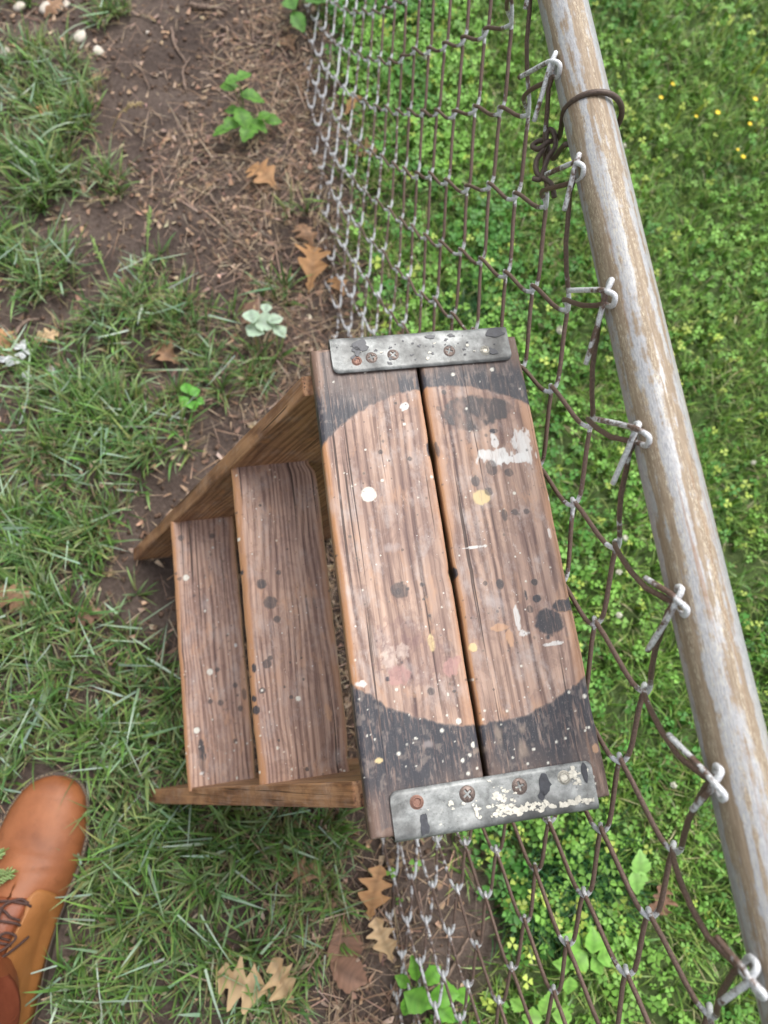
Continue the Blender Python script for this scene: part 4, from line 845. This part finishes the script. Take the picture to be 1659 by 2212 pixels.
LV = [  # px, py, length, turn, tone, z lift, label
 (600, 425, .075, -50, 0, .012, 'curled orange tan oak leaf on the litter beside the fence foot, hooked like a horn'),
 (660, 640, .105, 10, 0, .014, 'long orange tan oak leaf lying upright along the fence foot'),
 (672, 545, .055, -20, 1, .012, 'small tan oak leaf just beyond the long orange one at the fence foot'),
 (745, 262, .055, 40, 0, .02, 'light orange oak leaf caught behind the fence wires near the yellow blade'),
 (640, 118, .06, -30, 1, .012, 'tan oak leaf beside the long thin vine stem by the fence'),
 (755, 352, .055, 70, 1, .015, 'brown oak leaf behind the dense wires at the fence foot'),
 (742, 650, .05, -30, 0, .015, 'orange oak leaf behind the wires close to the upper stool bracket'),
 (108, 275, .05, -20, 0, .018, 'orange oak leaf fallen between two grass tufts'),
 (95, 1325, .075, -60, 1, .02, 'dull brown oak leaf half sunk in the grass left of the stool'),
 (150, 1345, .055, 80, 3, .02, 'dark brown curled leaf beside the dull brown leaf in the grass'),
 (600, 2120, .085, -78, 2, .02, 'large pale star shaped dead leaf on the grass below the stool'),
 (640, 2150, .065, -35, 2, .03, 'pale yellow dead leaf overlapping the large pale star shaped leaf'),
 (735, 1985, .065, 170, 3, .012, 'greyish brown dead leaf flat on the litter near the lower fence foot'),
 (712, 2065, .06, 120, 3, .012, 'dull brown leaf tucked beside the pale star shaped leaf'),
 (840, 2075, .065, -15, 2, .016, 'pale tan dead leaf standing against the fence wires below the stool'),
 (925, 1800, .075, 10, 1, .016, 'pinkish tan leaf just below the lower stool bracket, behind the wires'),
 (800, 1985, .075, 10, 0, .014, 'orange tan leaf lying along the lower fence foot'),
 (1395, 1990, .06, 20, 3, .02, 'brown leaf in the clover behind the fence near the round leaves'),
 (70, 745, .05, 50, 2, .02, 'pale tan leaf next to the white petals in the grass'),
 (8, 775, .06, -20, 0, .02, 'orange leaf scrap next to the white petals in the grass'),
 (12, 640 + 130, .04, 20, 1, .015, 'small brown leaf under the orange leaf scrap'),
 (700, 1900, .06, -60, 1, .012, 'tan dead leaf on the litter at the edge of the fence wires'),
 (525, 700, .055, 30, 3, .008, 'reddish brown dead leaf on the soil beside the pale seedling'),
 (390, 780, .06, -60, 1, .010, 'tan leaf flat on the sparse grass between the seedlings'),
 (95, 35, .05, 30, 1, .010, 'reddish brown leaf among the white stones')]
for q, (px_, py_, L, turn, tone, zl, lab) in enumerate(LV):
    p_ = at(px_, py_); r_ = random.Random(q); c0, c1 = TAN[tone]
    ok_ = oak if q not in (12, 13, 22) else oval
    V, F, C = leaf_strip(L, L * r_.uniform(.34, .5), ok_, r_.uniform(.08, .22), r_.uniform(-.5, .9), r_.uniform(-.1, .25), 22, q, c0, c1)
    o = mesh('dead_leaf', V, F, MT['deadleaf'], colr=C); o.location = (p_[0], p_[1], float(gz(p_[0], p_[1])) + zl * .55); o.rotation_euler = (r_.uniform(-.12, .15), r_.uniform(-.25, .25), math.radians(-turn)); tag(o, lab, 'leaf', 'dead leaves on the ground')
TW = [([(420, 318), (470, 300), (560, 262), (620, 195), (656, 150)], .0022, 'long thin brown vine stem curving over the litter to the fence'),
      ([(415, 10), (440, 20), (492, 26)], .0065, 'short thick pale stick with peeling bark on the soil'),
      ([(0, 748), (25, 730), (52, 695), (85, 688)], .0042, 'bent grey twig lying in the grass beside the white petals'),
      ([(370, 60), (378, 95), (400, 130)], .0032, 'dark hooked twig on the bare soil near the thick pale stick'),
      ([(400, 190), (395, 150), (410, 120)], .0028, 'dark straight twig standing beside the hooked twig'),
      ([(470, 60), (530, 90), (590, 105)], .0026, 'brown twig slanting across the litter near the thick stick'),
      ([(590, 60), (600, 95), (575, 130)], .0028, 'grey twig by the leaves at the far fence foot'),
      ([(520, 165), (570, 150), (610, 120)], .0022, 'thin twig lying above the green seedling'),
      ([(555, 820 - 410), (575, 450), (560, 520)], .0024, 'thin grey twig on the soil below the green seedling'),
      ([(455, 425), (480, 470), (505, 510), (545, 560)], .0024, 'pale dry stalk slanting over the bare soil'),
      ([(470, 340), (430, 380), (380, 400)], .002, 'dark thin twig under the green seedling'),
      ([(430, 850 - 100), (455, 800), (470, 840)], .0018, 'thin dry stalk in the sparse grass below the pale seedling'),
      ([(555, 720), (562, 690), (560, 640)], .0026, 'dark twig upright beside the pale seedling'),
      ([(290, 130), (310, 160), (322, 190)], .0018, 'small pale twig on the bare soil'),
      ([(325, 235), (345, 250), (352, 275)], .0018, 'small grey twig near the long vine stem'),
      ([(700, 1830), (720, 1880), (735, 1960)], .002, 'thin dry stalk along the lower fence foot'),
      ([(250, 830 + 20), (300, 870), (352, 905)], .0016, 'thin reddish stalk in the grass by the stool'),
      ([(560, 1900), (600, 1915), (660, 1905)], .0016, 'thin brown stalk in the grass below the stool'),
      ([(965, 2110), (990, 2060), (1020, 2010)], .0024, 'pale straight twig across the dark soil under the fence')]
for q, (pl, r, lab) in enumerate(TW):
    r_ = np.random.default_rng(q + 40); W_ = [at(a, b) for a, b in pl]; c0 = W_[0].copy(); z00 = float(gz(c0[0], c0[1]))
    pp_ = [np.array([v[0], v[1], max(float(gz(v[0], v[1])), z00 - .004) + r * .7 + .004]) for v in W_]; c0[2] = z00
    Pth = catmull(pp_, 9) - c0; Pth += (r_.normal(0, 1, Pth.shape) * r * .22); V, F = tube(Pth, np.linspace(r, r * .62, len(Pth)) * (1 + r_.normal(0, .07, len(Pth))), 7)
    o = mesh('twig', V, F, MT['twig']); o.location = c0; tag(o, lab, 'twig', 'twigs on the ground')
ST = [(172, 76, .013, 'pale stone lying alone on the bare soil above the grass tuft'), (213, 112, .012, 'pale tan stone on the soil below the lone pale stone'), (108, 12, .018, 'largest white stone at the edge of the bare soil'), (40, 8, .013, 'white stone next to the largest one'), (140, 3, .010, 'small white stone behind the largest one'), (226, 45, .006, 'tiny grey stone by the small round grass tuft'), (8, 105, .011, 'white stone half hidden in the grass'), (318, 66, .006, 'tiny tan stone near the hooked twig')]
for q, (px_, py_, r, lab) in enumerate(ST):
    p_ = at(px_, py_); bm = bmesh.new(); bmesh.ops.create_icosphere(bm, subdivisions=3, radius=1); r_ = random.Random(q); sc_ = (r * r_.uniform(1, 1.4), r * r_.uniform(.65, .9), r * .55)
    for v in bm.verts: f = 1 + .5 * (float(fbm(v.co.x * 1.4 + q * 7, v.co.y * 1.4 + v.co.z, q, 3)) - .5); v.co = Vector((v.co.x * sc_[0] * f, v.co.y * sc_[1] * f, v.co.z * sc_[2] * f))
    me = bpy.data.meshes.new('stone'); bm.to_mesh(me); bm.free(); o = link('stone', me, MT['stone']); o.location = (p_[0], p_[1], float(gz(p_[0], p_[1])) + r * .25); o.rotation_euler = (0, 0, r_.uniform(0, 3)); tag(o, lab, 'stone', 'pale stones on the soil')

def plant(px_, py_, leaves, lab, cat='plant', c0=(.085, .24, .03), c1=(.15, .33, .05), prof=oval, tooth=.10, mat=None, group=None, SCL=1.0):
    """leaves: (px,py,height,length,width/length,turn)"""
    p_ = at(px_, py_); z0 = float(gz(p_[0], p_[1])); e = empty('seedling', (p_[0], p_[1], z0)); tag(e, lab, cat, group); stems = []
    for q, (lx, ly, h, L, wl, turn) in enumerate(leaves):
        b = at(lx, ly, z0 + h) - np.array([p_[0], p_[1], z0]); a = math.radians(-turn)
        L = L * SCL
        V, F, C = leaf_strip(L, L * wl, prof, .06, .18, -.12, 13, q + int(px_), c0, c1, tooth)
        V[:, 1] -= L * .5; o = mesh('leaf', V, F, mat or MT['clover'], e, colr=C); o.location = b; o.rotation_euler = (random.uniform(-.2, .2), random.uniform(-.25, .25), a)
        d = np.array([-math.sin(a), math.cos(a), 0]); base = b - d * L * .48
        stems.append(tube(catmull([np.array([0, 0, -.006]), base * np.array([.45, .45, .75]), base], 5), .0009, 5))
    V, F = join_geo(stems); mesh('stem', V, F, MT['clover'], e, colr=np.tile([(.12, .22, .05)], (len(V), 1)))
    return e
plant(530, 255, [(505, 170 + 3, .10, .040, .36, 60), (495, 185, .08, .036, .36, -100), (528, 165, .11, .034, .40, 40), (545, 210, .07, .050, .34, 80), (500, 240, .05, .034, .40, -70), (525, 255, .06, .050, .42, 160), (480, 282, .045, .042, .34, -110), (555, 272, .04, .045, .36, 110), (590, 262, .035, .036, .36, 80), (535, 285, .05, .046, .40, 190), (500, 268, .05, .04, .4, -140), (570, 250, .05, .03, .4, 60)], 'bright green seedling with toothed leaves growing from the bare litter')
plant(568, 715, [(545, 682, .05, .036, .48, -10), (570, 700, .045, .042, .45, 100), (550, 712, .04, .040, .45, -70), (595, 690, .05, .028, .45, 60), (605, 715, .04, .03, .45, 140), (575, 665, .05, .026, .45, 10)], 'pale whitish green seedling beside the upper stool corner', c0=(.50, .62, .50), c1=(.38, .52, .38), tooth=.05, mat=None)
plant(408, 852, [(402, 838, .03, .022, .5, -20), (420, 846, .03, .022, .5, 60), (398, 868, .025, .022, .5, -130), (416, 876, .025, .022, .5, 160), (432, 868, .02, .016, .5, 100)], 'tiny bright green three leaved sprout between stool and soil', c0=(.10, .36, .04), c1=(.16, .42, .06))
plant(905, 2130, [(895, 2092, .05, .050, .36, -10), (905, 2160, .05, .070, .42, 120), (960, 2150, .05, .065, .40, 95), (935, 2108, .06, .050, .40, 50), (880, 2170, .045, .05, .4, 190), (1000, 2150, .04, .045, .4, 80), (870, 2120, .03, .04, .36, -60), (965, 2190, .04, .045, .4, 140)], 'broad leaved green weed at the fence foot below the stool', SCL=.66, tooth=.04, c0=(.11, .32, .03), c1=(.17, .40, .05))
plant(1380, 1890, [(1385, 1865, .05, .060, .46, 0), (1375, 1905, .05, .055, .46, 170)], 'two broad pale green leaves standing in the clover behind the fence', SCL=.66, prof=heart, c0=(.20, .42, .09), c1=(.26, .48, .12))
plant(1275, 2060, [(1235, 2035, .05, .05, .46, -60), (1280, 2030, .06, .055, .46, 10), (1310, 2060, .05, .05, .46, 80), (1250, 2075, .05, .05, .46, -120), (1215, 2080, .04, .045, .46, -90), (1290, 2085, .045, .045, .46, 150), (1230, 2130, .04, .04, .46, 180)], 'clump of rounded light green leaves behind the fence', SCL=.66, prof=heart, tooth=.03, c0=(.17, .40, .06), c1=(.24, .47, .09))
plant(640, 20, [(628, 5, .05, .05, .40, -30), (645, 45, .04, .05, .36, 150), (680, 0, .05, .05, .4, 60), (700, -10, .05, .05, .4, 20), (665, -20, .05, .05, .4, 0), (640, -25, .05, .05, .4, -30)], 'green leafy weed at the far fence foot', c0=(.10, .26, .05), c1=(.14, .32, .07))
plant(1180, 2180, [(1180, 2168, .05, .05, .42, 20), (1215, 2195, .05, .05, .42, 100), (1150, 2200, .05, .045, .42, -80), (1120, 2170, .04, .04, .42, -50)], 'light green weed with oval leaves beside the clump of rounded leaves', SCL=.66, c0=(.17, .38, .06), c1=(.24, .44, .09))
# white petals in the grass
e = empty('petal_cluster', (*at(52, 785)[:2], 0)); z0 = float(gz(*at(52, 785)[:2])); e.location.z = z0; tag(e, 'cluster of small white petals lying in the grass beside the bent grey twig', 'petals')
for q in range(17):
    r_ = random.Random(q); V, F, C = leaf_strip(.016, .0065, oval, .1, .3, .1, 6, q, (.70, .72, .76), (.60, .62, .66)); o = mesh('petal', V, F, MT['clover'], e, colr=C)
    o.location = (r_.gauss(0, .017), r_.gauss(0, .014), r_.uniform(.018, .034)); o.rotation_euler = (r_.uniform(-.5, .5), r_.uniform(-.5, .5), r_.uniform(0, 6))
# yellow and white flowers in the lawn
def disc_flower(px_, py_, r, h, mat, name, lab, cat, grp, n=7):
    p_ = at(px_, py_, h * .8); z0 = float(gz(p_[0], p_[1])); e = empty(name, (p_[0], p_[1], z0)); tag(e, lab, cat, grp)
    V, F = tube(np.array([[0, 0, -.004], [.001, 0, h * .5], [0, 0, h]]), .0008, 5); mesh('stem', V, F, MT['clover'], e, colr=np.tile([(.10, .22, .04)], (len(V), 1)))
    r_ = random.Random(int(px_))
    if n:
        for q in range(n):
            a = q * 2 * math.pi / n; V, F, C = leaf_strip(r, r * .42, oval, .05, .2, .25, 5, q, (.8, .5, .02), (.8, .5, .02)); o = mesh('petal', V, F, mat, e); o.location = (0, 0, h); o.rotation_euler = (.1, 0, a)
    else:
        bm = bmesh.new(); r = r * .8; bmesh.ops.create_icosphere(bm, subdivisions=3, radius=r)
        for v in bm.verts: v.co *= 1 + r_.uniform(-.5, .3)
        me = bpy.data.meshes.new('flower_head'); bm.to_mesh(me); bm.free(); o = link('flower_head', me, mat, e, False); o.location = (0, 0, h)
for a, b, r in [(1453, 184, .0065), (1427, 212, .005), (1623, 226, .006), (1544, 253, .0062), (1613, 277, .005), (1500, 257, .004), (1597, 350, .0055), (1585, 335, .004)]:
    disc_flower(a, b, r, .035, MT['petal'], 'yellow_flower', 'tiny yellow flower dotted in the lawn beyond the top rail', 'flower', 'yellow flowers in the lawn')
for a, b, r in [(1212, 712, .009), (920, 130, .010), (1345, 1165, .006), (1330, 1240, .0055), (1335, 1330, .006), (1450, 1695, .006), (1490, 1000, .0045), (1625, 1000, .005), (1350, 310, .006), (1405, 880, .005)]:
    disc_flower(a, b, r, .045, MT['clover_flower'], 'clover_flower', {1212: 'white clover head between the upper stool bracket and the top rail', 920: 'large white flower head seen through the upper fence mesh'}.get(a, 'tiny whitish clover flower head close beside the top rail'), 'flower', 'white clover flowers', 0)
# grass seed heads
for q, (a, b, L, tn, lab) in enumerate([(316, 500, .10, 2, 'green grass seed head standing upright over the bare soil'), (215, 555, .085, -25, 'pale green seed head leaning out of the tuft on the soil edge'), (300, 560 + 20, .07, 25, 'short green seed head near the upright one'), (265, 225, .06, 70, 'dry straw coloured seed head beside the grass tuft')]):
    p_ = at(a, b, .05); z0 = float(gz(p_[0], p_[1])); d = np.array([math.sin(math.radians(tn)), math.cos(math.radians(tn)), 0]); base = p_ - d * L * .6; base[2] = float(gz(base[0], base[1])); e = empty('grass_stalk', base); tag(e, lab, 'grass stalk', 'grass seed heads')
    sp = catmull([np.array([0, 0, -.004]), d * L * .4 + [0, 0, .03], d * L * .8 + [0, 0, .045], d * L * 1.15 + [0, 0, .045]], 8); V, F = tube(sp, .0011, 5); c_ = (.20, .34, .09) if q < 3 else (.45, .36, .20); mesh('stem', V, F, MT['clover'], e, colr=np.tile([c_], (len(V), 1)))
    pr = []; r_ = np.random.default_rng(q)
    for k_ in range(34):
        f = int(len(sp) * (.45 + .54 * k_ / 34)); o_ = sp[min(f, len(sp) - 1)]; v = d * .7 + r_.normal(0, .5, 3); v /= np.linalg.norm(v); ln = .008; pr.append(tube(np.array([o_, o_ + v * ln * .5, o_ + v * ln]), np.array([.0005, .0014, .0002]), 5))
    V, F = join_geo(pr); mesh('seed_head', V, F, MT['clover'], e, colr=np.tile([(.30, .42, .14) if q < 3 else (.5, .4, .22)], (len(V), 1)))
# evergreen sprigs lying on the boot
for q, (a, b, tn, s_, lab) in enumerate([(8, 1892, 72, .62, 'small green evergreen sprig resting on the boot above the laces'), (-4, 1845, 60, .5, 'shorter evergreen sprig on the outer side of the boot')]):
    z_ = .080 if q == 0 else .070; p_ = at(a, b, z_); e = empty('evergreen_sprig', p_, (0, 0, math.radians(90 - tn) - math.pi / 2)); tag(e, lab, 'sprig', 'evergreen sprigs on the boot'); r_ = np.random.default_rng(q)
    V, F = tube(catmull([np.array([0, -.03, -.012]), np.array([0, 0, -.003]), np.array([0, .03 * s_, 0])], 6), .0008, 5); mesh('stem', V, F, MT['clover'], e, colr=np.tile([(.14, .25, .06)], (len(V), 1))); pr = []
    for k_ in range(13):
        f = k_ / 13; o_ = np.array([0, -.02 + .05 * s_ * f, -.004 + .003 * f]); sg = 1 if k_ % 2 else -1; L_ = (.018 * (1 - f) + .006) * s_; v = np.array([sg * .75, .65, r_.normal(0, .15)])
        br = [o_, o_ + v * L_ * .5, o_ + v * L_ + np.array([0, .002, 0])]; pr.append(tube(np.array(br), np.array([.0008, .0013, .0005]), 5))
        for g_ in range(3):
            o2 = o_ + v * L_ * (.3 + .25 * g_); v2 = np.array([sg * .4 + r_.normal(0, .3), .9, r_.normal(0, .3)]); pr.append(tube(np.array([o2, o2 + v2 * .0028, o2 + v2 * .0055]), np.array([.0008, .0012, .0003]), 5))
    V, F = join_geo(pr); mesh('scale_leaves', V, F, MT['clover'], e, colr=np.clip(np.array([.27, .38, .15]) * (1 + r_.normal(0, .12, (len(V), 1))), 0, 1))
